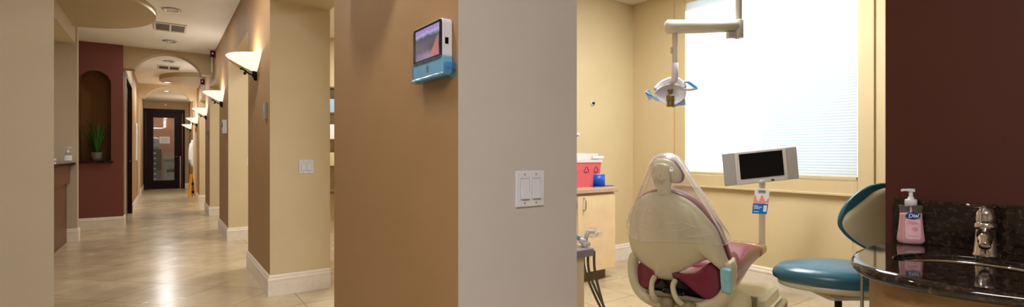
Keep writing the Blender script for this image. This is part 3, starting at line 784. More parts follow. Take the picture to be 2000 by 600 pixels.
# ------------------------------------------------------------------ dental chair
CX_, CY_, CZ_ = 2.278, 1.628, .812
AL, TB = math.radians(15), math.radians(12)
dc = thing('dental_chair', 'beige backed dental chair with maroon padding, seen from behind', 'dental chair', (CX_, CY_, 0), AL)
bk = frame((0, 0, CZ_), (0, 1, 0), (-math.sin(TB), 0, math.cos(TB)), (math.cos(TB), 0, math.sin(TB)))   # (lateral, up, forward)
rim = [(.293, -.028), (.274, .054), (.238, .12), (.185, .166), (.121, .188), (.046, .192), (-.018, .177), (-.079, .147), (-.131, .1), (-.174, .046), (-.211, -.008), (-.233, -.077), (-.251, -.147), (-.271, -.201), (-.284, -.235)]
low_c = [(-.26, -.252), (-.2, -.195), (-.13, -.18), (0, -.2), (.13, -.21), (.22, -.22), (.27, -.18), (.296, -.1)]
c0 = (.02, .05)
cush = smooth_closed(rim + low_c, 4)
MB().dome(cush, c0, [(.2, -.03), (.93, -.005), (.985, .0), (1.0, .014), (1.0, .042), (.97, .064), (.88, .08), (.6, .092), (.25, .092)], bk).build('back_cushion', 'maroon_vinyl', dc)
low = [(-.28, -.222), (-.272, -.245), (-.25, -.248), (-.2, -.187), (-.159, -.168), (-.081, -.209), (-.008, -.259), (.036, -.279), (.046, -.29), (.05, -.323), (.147, -.325), (.156, -.292), (.166, -.284), (.209, -.26), (.256, -.222), (.284, -.175), (.295, -.098)]
shl = [(c0[0]+(p[0]-c0[0])*.965, c0[1]+(p[1]-c0[1])*.955) for p in rim[:-1]]
shell_out = smooth_closed(shl + low, 4)
MB().dome(shell_out, c0, [(.5, .0), (.97, .004), (1.0, -.002), (1.0, -.014), (.985, -.024), (.93, -.036), (.8, -.05), (.55, -.062), (.25, -.067)], bk, 60).build('back_shell', 'shell', dc)
# headrest
hd = [(.105, .371), (.13, .344), (.139, .309), (.138, .264), (.122, .242), (.07, .232), (.027, .228), (-.012, .229), (-.034, .243), (-.041, .274), (-.034, .298), (-.015, .332), (.007, .356), (.035, .37), (.069, .376)]
hs_ = smooth_closed(hd, 4); hc = (.05, .3)
hr = MB().dome(hs_, hc, [(.3, .0), (.9, .01), (.98, .02), (1.0, .027), (1.0, .04), (.94, .057), (.75, .068), (.3, .072)], bk).build('headrest_cushion', 'maroon_vinyl', dc)
MB().dome([(hc[0]+(p[0]-hc[0])*.93, hc[1]+(p[1]-hc[1])*.92) for p in hs_], hc, [(.5, .02), (1.0, .024), (1.0, .012), (.93, .0), (.7, -.01), (.3, -.014)], bk).build('headrest_shell', 'shell', dc)
br = smooth_closed([(.1, .335), (.085, .347), (.059, .35), (.03, .345), (.014, .33), (.013, .29), (.016, .25), (.024, .2), (.022, .17), (.084, .17), (.082, .2), (.102, .23), (.107, .277)], 4)
hb = MB().dome(br, (.06, .28), [(.5, -.0), (1.0, -.005), (1.0, -.03), (.93, -.042), (.75, -.048), (.3, -.05)], bk).build('headrest_bracket', 'shell', dc)
MB().dome(ell(.036, .036, 28, (.06, .277)), (.06, .277), [(.9, -.04), (1.03, -.044), (1.0, -.053), (.9, -.056), (.3, -.056)], bk).build('adjusting_knob', 'shell', hb)
kn = smooth_closed([(.06+(.017+.009*math.cos(3*(a-PI/2)))*math.cos(a), .277+(.017+.009*math.cos(3*(a-PI/2)))*math.sin(a)) for a in [2*PI*k/24 for k in range(24)]], 2)
MB().dome(kn, (.06, .277), [(.9, -.05), (1.0, -.054), (1.0, -.064), (.88, -.067), (.3, -.067)], bk).build('knob_grip', 'shell', hb)
# seat and leg rest as one long cushion with raised rear corners
def sec(x, hw, zb, zt, lift=0, yc=.03, p=4.5, n=32):
    out = []
    for k in range(n):
        t = 2*PI*k/n; c, s = math.cos(t), math.sin(t)
        y = hw*math.copysign(abs(c)**(2/p), c); z = (zb+zt)/2 + (zt-zb)/2*math.copysign(abs(s)**(2/p), s)
        if s > 0: z += lift*abs(y/hw)**3
        out.append(V((x, yc+y, z)))
    return out
S = [(.24, .19, .5, .54, .02), (.26, .22, .46, .555, .05), (.34, .24, .435, .56, .05), (.48, .24, .44, .57, .03), (.7, .22, .445, .595, .015), (.9, .195, .44, .592, .0), (1.08, .178, .434, .57, 0), (1.2, .165, .434, .548, 0), (1.3, .155, .436, .527, 0), (1.34, .14, .444, .515, 0)]
MB().loft([sec(*q) for q in S]).build('seat_cushion', 'maroon_vinyl', dc)
MB().loft([sec(x, w, a, b_) for x, w, a, b_ in ((1.26, .161, .429, .54), (1.34, .159, .43, .528), (1.48, .155, .434, .515), (1.51, .13, .444, .502))]).build('toe_cover', 'toe_film', dc)
MB().loft([sec(x, w, a, b_) for x, w, a, b_ in ((.12, .18, .38, .44), (.5, .2, .37, .44), (.95, .15, .395, .445), (1.3, .11, .412, .44), (1.33, .09, .42, .438))]).build('seat_pan', 'shell', dc)
# rear side pads of the seat, seen under the shell
def pad(poly, name):
    poly = smooth_closed(poly, 4); cx = sum(p[0] for p in poly)/len(poly); cz = sum(p[1] for p in poly)/len(poly)
    MB().loft([[V((x_, cx+(p[0]-cx)*k, cz+(p[1]-cz)*k)) for p in poly] for x_, k in ((.03, .3), (.03, .85), (.036, .95), (.06, 1), (.2, 1), (.42, .98))]).build(name, 'maroon_vinyl', dc)
pad([(.06, .545), (-.02, .545), (-.08, .56), (-.125, .6), (-.165, .628), (-.2, .6), (-.212, .5), (-.185, .44), (-.13, .425), (-.06, .46), (0, .5), (.05, .52)], 'seat_side_pad')
pad([(.25, .45), (.25, .56), (.2, .572), (.155, .535), (.14, .48), (.165, .44), (.21, .425)], 'seat_side_pad')
# U-shaped yoke that carries the backrest
yk = [(.272, -.2), (.283, -.28), (.262, -.385), (.19, -.447), (.05, -.462), (-.093, -.442), (-.2, -.385), (-.25, -.3), (-.262, -.21), (-.256, -.165)]
yp = smooth_open([(p[0], p[1], 0) for p in yk], 5)
rings = []
for i, p in enumerate(yp):
    t = (yp[min(i+1, len(yp)-1)] - yp[max(i-1, 0)]).normalized(); nn = V((t.y, -t.x, 0)); u = i/(len(yp)-1)
    w = .022 + .012*math.sin(PI*u); dpt = .045
    rings.append([bk(p.x + nn.x*w*c, p.y + nn.y*w*c, -.005 + dpt*d - .03*math.sin(PI*u)) for c, d in ((1, .0), (.8, .75), (.3, 1), (-.3, 1), (-.8, .75), (-1, 0), (-.8, -.75), (-.3, -1), (.3, -1), (.8, -.75))])
MB().loft(rings).build('back_yoke', 'shell', dc)
# teal hinge cover on the right arm
hg = rrect(.05, .125, .014, cx=-.253, cy=-.245)
MB().prism(hg, bk, -.085, -.05).build('hinge_cover', 'teal_film', dc, bevel=.004)
MB().prism(ell(.014, .022, 16, (-.258, -.225)), bk, -.089, -.084).build('hinge_button', 'teal_film', dc, bevel=.002)
# mechanism under the seat
m_ = MB()
m_.box(.08, .3, -.1, .18, .36, .5); m_.box(.04, .22, -.02, .11, .3, .44)
m_.build('mechanism_box', 'black_plastic', dc, bevel=.01)
for y, yy in ((.03, -.03), (.15, .12)):
    b = MB(); b.tube(smooth_open([(.035, y, .5), (.0, y, .47), (-.03, (y+yy)/2, .42), (.0, yy, .385), (.08, yy, .37)], 5), .015, 10); b.build('linkage_arm', 'shell', dc)
b = MB(); b.tube([(.05, -.16, .405), (.05, .2, .405)], .016, 12); b.build('cross_shaft', 'shell_dark', dc)
for y in (-.06, .06):
    b = MB(); b.lathe([(0, -.03), (.028, -.03), (.032, 0), (.028, .03), (0, .03)], (.0, y, .375), 18, 'y'); b.build('motor', 'shell_dark', dc)
b = MB(); b.tube(smooth_open([(-.1, .24, .335), (-.12, .16, .335), (-.13, .07, .33)], 4), [.012, .013, .014, .016, .018, .02, .022, .022, .022], 10); b.build('release_lever', 'shell', dc)
# lift column and floor base
MB().loft([sec(x, w, a, b_, 0, .03, 3.2) for x, w, a, b_ in ((-.02, .1, .14, .26), (.05, .16, .1, .35), (.3, .2, .07, .4), (.6, .19, .06, .39), (.9, .16, .05, .3), (1.1, .14, .05, .23), (1.22, .11, .05, .16), (1.25, .08, .06, .12))]).build('lift_housing', 'shell', dc)
b = MB(); b.prism(rrect(1.72, .5, .1, cx=.98, cy=.0), lambda a, c, h: V((a, c+.03, h)), 0, .035); b.build('base_plate', 'shell_dark', dc, bevel=.01)
b = MB(); b.prism(rrect(1.62, .42, .06, cx=.98, cy=.0), lambda a, c, h: V((a, c+.03, h)), .035, .06); b.build('base_step', 'shell', dc, bevel=.006)
b = MB(); b.loft([[V((x, .03+y, z)) for x, y in rrect(w, d, .05, cx=cx)] for w, d, z, cx in ((.54, .39, .06, 1.5), (.53, .38, .13, 1.5), (.47, .33, .158, 1.49))], smooth=False); b.build('base_cover', 'shell', dc, bevel=.012)
b = MB(); b.box(1.205, 1.225, -.12, .18, .06, .165); b.build('cover_seam', 'shell_dark', dc, bevel=.004)
b = MB(); b.box(1.02, 1.06, -.145, -.139, .12, .135); b.build('foot_button', 'toe_brown', dc)

# plastic sleeve over the headrest and the upper back
pc = thing('plastic_cover', 'thin clear plastic cover draped over the headrest of the dental chair', 'cover', (CX_, CY_, 0), AL)
b = MB(); rings = []
LV = [(v, (l+r)/2, (l-r)/2, f, b_) for v, l, r, f, b_ in ((-.05, .318, -.258, .118, -.074), (.0, .306, -.226, .12, -.079), (.05, .282, -.2, .122, -.081), (.1, .254, -.172, .12, -.08), (.15, .228, -.145, .118, -.078),
      (.2, .204, -.116, .112, -.076), (.25, .178, -.09, .106, -.074), (.3, .153, -.062, .1, -.072), (.34, .137, -.04, .092, -.06), (.37, .118, -.015, .08, -.03), (.388, .095, .015, .06, .0), (.397, .07, .04, .035, .015))]
nseg = 120
for iv, (v, cl, hw, f1, r1) in enumerate(LV):
    ring = []
    for k in range(nseg):
        a = 2*PI*k/nseg; c, s = math.cos(a), math.sin(a)
        wob = 1 + (.02*math.sin(9*a+iv*.25) + .016*math.sin(17*a-iv*.3) + .01*math.sin(29*a+iv*.2))*(1 - .4*iv/11)
        mid = (f1+r1)/2; hd_ = (f1-r1)/2
        lat_ = cl + hw*wob*math.copysign(abs(c)**.8, c); fw = mid + hd_*wob*math.copysign(abs(s)**.8, s)
        vv = v + (.018*math.sin(3*a+1) - .03*(s < 0)*abs(s) if iv == 0 else 0)
        ring.append(bk(lat_, vv, fw))
    rings.append(ring)
b.loft(rings, False, True, True)
b.tube(smooth_open([rings[0][k] for k in range(0, nseg, 4)] + [rings[0][0]], 2), .0012, 5)
b.build('draped_film', 'clear_film', pc, fix=True, subsurf=0)
for (p0, p1, p2) in (((-.06, .06), (-.02, .035), (.04, .045)), ((-.1, .03), (-.05, .005), (-.01, .0)), ((-.17, .035), (-.12, .03), (-.05, .05)), ((-.2, -.0), (-.13, -.02), (-.06, -.025)), ((.2, .02), (.12, -.005), (.05, -.012)), ((.16, .09), (.1, .1), (.04, .085))):
    MB().tube(smooth_open([bk(p0[0], p0[1], -.077), bk(p1[0], p1[1], -.0815), bk(p2[0], p2[1], -.0835)], 5), [.0006]+[.0022]*3+[.003]*4+[.002]*2+[.0006], 6, .5).build('fold_crease', 'clear_film', pc)

# ------------------------------------------------------------------ monitor on its post behind the foot rest
RT, DP = V((.8131, -.5822, 0)), V((.5822, .8131, 0))     # directions the screen was turned to
mn = thing('monitor', 'silver flat monitor with side speakers on a post behind the footrest', 'monitor', (3.793, 1.958, 1.102)); mn.scale = (1.055,)*3
mr = math.radians(5.6)
yaw = math.radians(4)
ux = (RT*math.cos(yaw) + DP*math.sin(yaw)); nn = V((ux.y, -ux.x, 0))*1.0
if nn.dot(DP) > 0: nn = -nn
uxr = ux*math.cos(mr) + V((0, 0, 1))*math.sin(mr); uyr = -ux*math.sin(mr) + V((0, 0, 1))*math.cos(mr)
mf = frame((0, 0, 0), uxr, uyr, nn)
Wm, Hm = .568, .242
MB().prism(rrect(.395, Hm, .008), mf, -.025, .004).build('case', 'silver', mn, bevel=.004)
for s in (-1, 1):
    MB().prism([(s*.1975, -Hm/2+.002), (s*.1975, Hm/2-.002), (s*Wm/2, Hm/2-.002), (s*Wm/2, -Hm/2+.002)], mf, -.018, -.001).build('speaker', 'grey_speaker', mn, bevel=.003)
MB().prism(rrect(.335, .185, .003, cy=.012), mf, .004, .0055).build('screen', 'black_plastic', mn)
MB().prism(ell(.017, .012, 18, (-.008, -.112)), mf, .003, .009).build('badge', 'silver', mn, bevel=.002)
MB().prism(rrect(.022, .009, .003, cx=.075, cy=-.107), mf, .003, .007).build('power_button', 'black_plastic', mn)
MB().prism(rrect(.2, .14, .02), mf, -.055, -.025).build('rear_housing', 'grey_speaker', mn, bevel=.006)
b = MB(); po = RT*.04 - nn*.06; b.tube([po, po + V((0, 0, -.1)), po + V((0, 0, -.62))], [.02, .022, .022], 16); b.build('post', 'warm_white', mn)
b = MB(); b.tube([po + V((0, 0, -.61)), po + V((-.1, -.03, -.648)), po + V((-.4, -.1, -.65))], .012, 12); b.build('mounting_arm', 'warm_white', mn)

bc = thing('brochure_card', 'small card with a white tooth, pink gum and blue band taped to the monitor post', 'card', (3.765, 1.922, .81)); bc.scale = (1.055,)*3
q = math.radians(-3)
bu = RT*math.cos(q) + V((0, 0, 1))*math.sin(q); bv = V((0, 0, 1))*math.cos(q) - RT*math.sin(q)
bf = frame(V((0, 0, 0)) + DP*.045, bu, bv, -DP)
bo = [(-.048, .01), (.052, .012), (.056, .06), (.05, .108), (-.04, .112), (-.05, .07)]
MB().prism(smooth_closed(bo, 3), bf, -.0015, 0).build('tooth_panel', 'paper', bc)
g = [(-.058, .0), (.056, .005), (.058, .05), (.036, .0225), (.031, .018), (.027, .022), (.01, .062), (.005, .066), (0, .062), (-.016, .02), (-.022, .017), (-.028, .022), (-.043, .06), (-.048, .062), (-.055, .048)]
MB().prism(g, bf, 0, .0008).build('gum_panel', 'pink', bc)
MB().prism([(-.062, -.075), (.046, -.075), (.054, .0), (-.058, .0)], bf, -.0015, .001).build('blue_band', 'brochure_blue', bc)
MB().prism([(.018, -.058), (.042, -.056), (.045, -.01), (.02, -.012)], bf, .001, .0016).build('picture_patch', 'paper', bc)
for k, (w_, y_) in enumerate(((.03, -.018), (.06, -.028), (.045, -.038), (.04, -.062))):
    MB().prism([(-.052, y_), (-.052+w_, y_), (-.052+w_, y_+.0045), (-.052, y_+.0045)], bf, .001, .0014).build('text_line', 'paper', bc)
for y_ in (.078, .087, .094):
    MB().prism([(-.025, y_), (.03, y_), (.03, y_+.004), (-.025, y_+.004)], bf, .0, .0006).build('text_line', 'ink', bc)

# ------------------------------------------------------------------ ceiling mounted examination light
xl = thing('examination_light', 'white ceiling mounted dental lamp with blue wrapped handles before the window', 'dental lamp', (2.978, 1.681, RC))
def xp(px_, pz_, d=0): return V((-.371+.813*0, .265, 0)) + RT*px_ + V((0, 0, pz_)) - DP*d   # px_ from the left end of the arm
U = 3.1/952
b = MB(); b.tube([(0, 0, -.001), (0, 0, -.9)], .0195, 18); b.build('ceiling_pole', 'warm_white', xl)
b = MB(); b.lathe([(.0, -.05), (.05, -.05), (.08, -.02), (.085, 0)], seg=24); b.build('ceiling_rose', 'warm_white', xl)
b = MB(); b.loft([[V((p[0], p[1], z)) for p in ell(.028, .028, 20)] for z in (-.985, -.87)]); b.box(-.075, .0, -.016, .016, -.985, -.945, fr=lambda a, c, h: RT*a + DP*c + V((0, 0, h))); b.build('pole_joint', 'silver', xl, bevel=.004)
arm_z = 2.008 - RC
A0, A1 = -RT*.456, V((0, 0, 0))
b = MB(); b.tube([A0 - RT*.012 + V((0, 0, arm_z)), A0 + V((0, 0, arm_z)), A0 + RT*.03 + V((0, 0, arm_z)), A0*.5 + V((0, 0, arm_z+.001)), A1 - RT*.01 + V((0, 0, arm_z+.003))], [.032, .043, .0445, .042, .033], 20)
b.build('horizontal_arm', 'warm_white', xl)
ST = A0 + RT*.05
b = MB(); b.tube([ST + V((0, 0, arm_z-.04)), ST + V((0, 0, arm_z-.2)), ST + V((0, 0, arm_z-.31))], [.0175, .017, .017], 14); b.tube([ST - RT*.02 + V((0, 0, arm_z-.13)), ST - RT*.02 + V((0, 0, arm_z-.17))], .009, 8)
b.build('drop_stem', 'warm_white', xl)
b = MB(); b.tube([ST + V((0, 0, arm_z-.23)), ST + V((0, 0, arm_z-.3)), ST - RT*.005 + V((0, 0, arm_z-.345)), ST - RT*.03 + V((0, 0, arm_z-.365))], [.021, .022, .022, .012], 14); b.build('knuckle', 'white_plastic', xl)
hc_ = ST - RT*.032 + V((0, 0, 1.59-RC))
tl = math.radians(14)
hf = frame(hc_, RT, V((0, 0, 1))*math.cos(tl) + DP*math.sin(tl)*1, -DP*math.cos(tl) + V((0, 0, 1))*math.sin(tl)*-1)
def hpx(x, y): return ((1250+x/7.5-1308)*U, (181-(140+y/7.5))*U)
lens = smooth_closed([hpx(*p) for p in ((205, 330), (235, 280), (310, 220), (420, 178), (530, 190), (620, 215), (660, 265), (668, 320), (640, 390), (590, 440), (520, 483), (430, 498), (340, 480), (260, 420))], 4)
lc0 = hpx(440, 330)
b = MB(); b.dome(lens, lc0, [(.15, -.05), (.5, -.045), (.8, -.03), (.97, -.004), (1.0, .004), (.99, .008), (.95, .004)], hf); hsg = b.build('lamp_housing', 'white_plastic', xl)
b = MB(); R_ = [[hf(lc0[0]+(p[0]-lc0[0])*k, lc0[1]+(p[1]-lc0[1])*k, h) for p in lens] for k, h in ((.95, .005), (.8, -.014), (.55, -.03), (.3, -.038), (.05, -.041))]
b.loft(R_, False, True, True); b.build('reflector', 'reflector', xl)
yk2 = smooth_open([hf(*hpx(240, 270), -.02), hf(*hpx(330, 185), -.03), hf(*hpx(440, 130), -.035), hf(*hpx(520, 112), -.035), hf(*hpx(590, 125), -.03), hf(*hpx(640, 175), -.02), hf(*hpx(655, 240), -.005)], 6)
b = MB(); b.tube(yk2, .011, 10, 1.6); b.build('yoke', 'white_plastic', xl)
bz = hpx(432, 250)
b = MB(); bo_ = hf(bz[0], bz[1], .02)
b.lathe([(0, 0), (.018, 0), (.019, -.001), (.019, -.011), (.0185, -.012), (.013, -.015), (.0125, -.017), (.0125, -.034), (.013, -.036), (.0245, -.04), (.026, -.042), (.0265, -.045), (.0265, -.074), (.026, -.077), (.024, -.08), (.0228, -.082), (.0228, -.086), (.0235, -.088), (.024, -.09), (.0235, -.106), (.022, -.11), (.02, -.111), (0, -.1115)], bo_, 20); b.build('bulb_shield', 'bronze', xl)
# handles with blue barrier film
h1 = smooth_open([hf(*hpx(235, 410), .0), hf(*hpx(170, 370), .01), hf(*hpx(110, 330), .015), hf(*hpx(75, 305), .015)], 4)
hl = MB().tube(h1, .007, 10).build('handle', 'white_plastic', xl)
b = MB(); b.prism([hpx(*p) for p in ((60, 300), (110, 258), (135, 270), (150, 335), (245, 410), (265, 435), (225, 440), (160, 395), (110, 425), (100, 380))], hf, .006, .02); b.build('blue_film', 'pale_blue_film', hl)
b = MB(); b.tube(h1, .0085, 10); b.build('blue_grip', 'blue_film', hl)
h2 = smooth_open([hf(*hpx(640, 255), .0), hf(*hpx(720, 262), .01), hf(*hpx(800, 245), .012), hf(*hpx(815, 232), .012), hf(*hpx(760, 185), .012), hf(*hpx(700, 140), .01), hf(*hpx(655, 150), .0)], 5)
hr_ = MB().tube(h2, .008, 10).build('handle', 'white_plastic', xl)
b = MB(); b.tube(h2[12:26], .0105, 10, 1.3); b.build('blue_grip', 'blue_film', hr_)
b = MB(); b.prism([hpx(*p) for p in ((450, 510), (520, 500), (600, 445), (640, 410), (655, 420), (655, 508), (560, 512), (460, 545))], hf, -.012, -.008); b.build('blue_film', 'pale_blue_film', xl)

# ------------------------------------------------------------------ operator stool
st = thing('operator_stool', 'teal dental stool with curved backrest beside the dark vanity counter', 'stool', (2.634, .99, 0))
sf = frame((0, 0, .6), RT, DP, (0, 0, 1))
so = smooth_closed([(-.285, .03), (-.26, .1), (-.16, .19), (0, .225), (.14, .2), (.22, .1), (.235, -.03), (.17, -.15), (.04, -.19), (-.12, -.15), (-.24, -.06)], 5)
MB().dome(so, (0, .02), [(.5, -.012), (.93, -.01), (.985, .0), (1.0, .016), (.985, .034), (.92, .05), (.75, .062), (.45, .07), (.15, .072)], sf).build('seat_cushion', 'teal_vinyl', st)
MB().dome(so, (0, .02), [(.5, -.04), (.86, -.04), (.9, -.034), (.92, -.012), (.5, -.01)], sf).build('seat_shell', 'shell', st)
b = MB(); b.prism([(-.1, -.09), (.2, -.09), (.2, .1), (-.1, .1)], sf, -.085, -.04); b.build('mechanism_box', 'shell', st, bevel=.02)
b = MB(); b.tube([sf(.12, -.1, -.06), sf(.14, -.1, -.065)], .011, 10); b.build('adjusting_knob', 'dark_metal', st)
b = MB(); b.tube([(0, 0, .09), (0, 0, .3)], .026, 16); b.tube([(0, 0, .28), (0, 0, .53)], .0155, 16); b.build('gas_column', 'dark_metal', st)
for k in range(5):
    a = 2*PI*k/5 + .3; e = V((math.cos(a), math.sin(a), 0))
    b = MB(); b.tube([e*.02 + V((0, 0, .1)), e*.14 + V((0, 0, .095)), e*.25 + V((0, 0, .075))], [.024, .02, .015], 10); lg = b.build('leg', 'shell_dark', st)
    sd = V((-e.y, e.x, 0)); b = MB()
    rg = [[e*.25 + sd*s_ + (e*math.cos(t)*r_ + V((0, 0, 1))*math.sin(t)*r_) + V((0, 0, .03)) for t in [2*PI*j/16 for j in range(16)]] for s_, r_ in ((-.018, .024), (-.015, .03), (.015, .03), (.018, .024))]
    b.loft(rg); b.build('caster', 'black_plastic', lg)
# backrest
q = math.radians(8)
bx_ = RT*math.cos(q) + DP*math.sin(q); bn = -(DP*math.cos(q) - RT*math.sin(q))
bup = V((0, 0, 1))
kf = frame((2.69-2.634, .86-.99, .9), bx_, bup, bn)
def spx(x, y): return ((x-1728)*2.26/952/math.cos(q)**.5, (432-y)*2.26/952)
ko = smooth_closed([spx(*p) for p in ((1728, 366), (1700, 377), (1675, 396), (1658, 418), (1652, 438), (1656, 452), (1672, 469), (1695, 484), (1725, 497), (1765, 497), (1800, 480), (1812, 450), (1808, 410), (1790, 378), (1760, 364))], 4)
kc = spx(1732, 432)
ks = smooth_closed([spx(*p) for p in ((1728, 378), (1705, 394), (1682, 410), (1665, 422), (1656.5, 437), (1659, 450.5), (1675, 467.5), (1698, 483), (1726, 494), (1762, 494), (1796, 478), (1807, 450), (1803, 412), (1786, 384), (1758, 372))], 4)
MB().dome(ko, kc, [(.3, -.042), (.8, -.036), (.95, -.026), (1.0, -.011), (.99, -.003), (.95, .0), (.5, .002)], kf).build('back_cushion', 'teal_vinyl', st)
MB().dome(ks, kc, [(.5, -.002), (.99, -.002), (1.0, .006), (.97, .014), (.8, .026), (.4, .034)], kf).build('back_shell', 'shell', st)
b = MB(); b.tube(smooth_open([kf(.06, -.08, .03), kf(.08, -.2, .05), kf(.06, -.33, .0), sf(.16, .0, -.062)], 5), .014, 10); b.build('back_stem', 'dark_metal', st)

# ------------------------------------------------------------------ vanity with sink
vn = thing('sink_vanity', 'curved brown wood vanity cabinet under the dark granite counter', 'vanity', (1.8, .2, 0))
edge = [(2.05, .626), (1.9, .626), (1.75, .612), (1.655, .59), (1.565, .545), (1.512, .497), (1.477, .428), (1.467, .356), (1.474, .28), (1.5, .2), (1.53, .1), (1.56, -.05), (1.57, -.25), (1.57, -.6), (1.57, -.95), (2.05, -.95)]
def curve_edge(inset):
    pts = [V((p[0], p[1], 0)) for p in edge]
    mid = smooth_open(pts[1:-1], 5); pl_ = [pts[0]] + mid + [pts[-1]]; out = []
    for i, p in enumerate(pl_):
        t = (pl_[min(i+1, len(pl_)-1)] - pl_[max(i-1, 0)]).normalized(); n = V((-t.y, t.x, 0))
        if i in (0, len(pl_)-1): n = V((0, -1 if i == 0 else 1, 0))
        q = p + n*inset
        out.append((q.x, q.y))
    return out
Z0 = .865; Z1 = .9
cab = [(x-1.8, y-.2) for x, y in curve_edge(.045)]
MB().prism(cab, lambda a, c, h: V((a, c, h)), .1, Z0).build('body', 'vanity_wood', vn)
MB().prism([(x-1.8, y-.2) for x, y in curve_edge(.09)], lambda a, c, h: V((a, c, h)), 0, .1).build('toe_kick', 'toe_brown', vn)
b = MB(); b.tube(smooth_open([(1.685-1.8, .538-.2, .838), (1.668-1.8, .556-.2, .844), (1.662-1.8, .562-.2, .836), (1.662-1.8, .562-.2, .72), (1.668-1.8, .556-.2, .708), (1.685-1.8, .538-.2, .712)], 4), .0045, 8); b.build('side_handle', 'steel', vn)

# counter slab with bullnose edge and an oval basin opening
vc = thing('vanity_counter', 'polished dark granite vanity counter with rounded edge and backsplash', 'countertop', (1.8, .2, Z0))
hole = [(1.7, .497), (1.745, .507), (1.79, .503), (1.84, .485), (1.885, .448), (1.915, .4), (1.927, .35), (1.925, .3), (1.91, .25), (1.885, .19), (1.85, .13), (1.81, .09), (1.765, .09), (1.74, .13), (1.735, .18), (1.75, .235), (1.768, .285), (1.776, .335), (1.762, .385), (1.735, .425), (1.7, .455), (1.68, .478)]
hole = smooth_closed(hole, 3)
bm = bmesh.new()
def ringv(pts, z): return [bm.verts.new((p[0]-1.8, p[1]-.2, z)) for p in pts]
prof = [(.018, .0), (.006, .004), (.0, .0125), (.0, .022), (.006, .031), (.018, .035)]
er = [ringv(curve_edge(i_), z) for i_, z in prof]; ne = len(er[0])
for a, b2 in zip(er, er[1:]):
    for i in range(ne):
        bm.faces.new((a[i], a[(i+1) % ne], b2[(i+1) % ne], b2[i]))
def inset_hole(d):
    cx = sum(p[0] for p in hole)/len(hole); out = []
    for i, p in enumerate(hole):
        a_, c_ = V(hole[i-1]), V(hole[(i+1) % len(hole)]); t = (c_-a_).normalized(); n = V((-t.y, t.x))
        out.append((p[0]+n.x*d, p[1]+n.y*d))
    return out
sgn = 1
ar = sum(hole[i-1][0]*hole[i][1]-hole[i][0]*hole[i-1][1] for i in range(len(hole)))
sgn = 1 if ar < 0 else -1     # makes +d widen the opening
hr2 = [ringv(inset_hole(sgn*.004), .035), ringv(inset_hole(sgn*.001), .0335), ringv(hole, .031), ringv(hole, .0)]
nh = len(hole)
for a, b2 in zip(hr2, hr2[1:]):
    for i in range(nh): bm.faces.new((a[i], a[(i+1) % nh], b2[(i+1) % nh], b2[i]))
def fill(o_, h_):
    es = []
    for R_ in (o_, h_):
        for i in range(len(R_)):
            e = bm.edges.get((R_[i], R_[(i+1) % len(R_)]))
            es.append(e)
    bmesh.ops.triangle_fill(bm, use_beauty=True, edges=es)
fill(er[-1], hr2[0]); fill(er[0], hr2[-1])
for f in bm.faces: f.smooth = len(f.verts) == 4
bmesh.ops.recalc_face_normals(bm, faces=bm.faces)
me = bpy.data.meshes.new('slab'); bm.to_mesh(me); bm.free(); me.materials.append(M['granite'])
slab = bpy.data.objects.new('slab', me); COL.objects.link(slab); slab.parent = vc
MB().box(2.05-1.8, 2.0745-1.8, -1.15, .6-.2, .035, .18).build('backsplash', 'granite', vc, bevel=.002)
bs = thing('sink_basin', 'dark basin with a bright metal rim set into the granite counter', 'sink', (1.8, .2, Z0-.002))
wide = inset_hole(sgn*.012); ccx, ccy = 1.81, .3
def bring(k, z): return [V((ccx+(p[0]-ccx)*k-1.8, ccy+(p[1]-ccy)*k-.2, z)) for p in wide]
MB().loft([bring(1.0, 0), bring(.97, -.02), bring(.9, -.06), bring(.7, -.1), bring(.3, -.115)], False, True, True).build('bowl', 'dark_metal', bs)
rim_pts = [V((p[0]-1.8, p[1]-.2, .018)) for p in inset_hole(sgn*-.004)]
b = MB(); b.tube(rim_pts + [rim_pts[0]], .004, 8); b.build('rim', 'chrome', bs)

# faucet
fa = thing('faucet', 'chrome single lever faucet standing behind the basin', 'faucet', (1.965, .355, Z1)); fa.scale = (.76, .76, .97)
MB().lathe([(0, 0), (.04, 0), (.04, .004), (.036, .01), (.032, .045), (.029, .08), (.03, .084)], seg=28).build('body', 'chrome', fa)
MB().lathe([(.029, .08), (.033, .084), (.034, .09), (.033, .098), (.028, .102)], seg=28).build('collar', 'chrome', fa)
MB().lathe([(.028, .1), (.03, .112), (.028, .13), (.02, .143), (.0, .147)], seg=28).build('cap', 'chrome', fa)
b = MB(); b.tube(smooth_open([(-.005, 0, .06), (-.05, -.008, .066), (-.095, -.016, .056), (-.112, -.019, .04)], 6), [.024]*7+[.021]*6+[.017]*6, 16); b.build('spout', 'chrome', fa)
lv = -RT*.8 + V((-.3, 0, 0))
b = MB(); b.tube(smooth_open([V((0, 0, .14)), RT*-.02 + V((0, 0, .15)), RT*-.05 + V((-.01, 0, .153)), RT*-.065 + V((-.015, 0, .156))], 4), [.014]*4 + [.01]*4 + [.007]*4 + [.005], 12, .6); b.build('lever', 'chrome', fa)

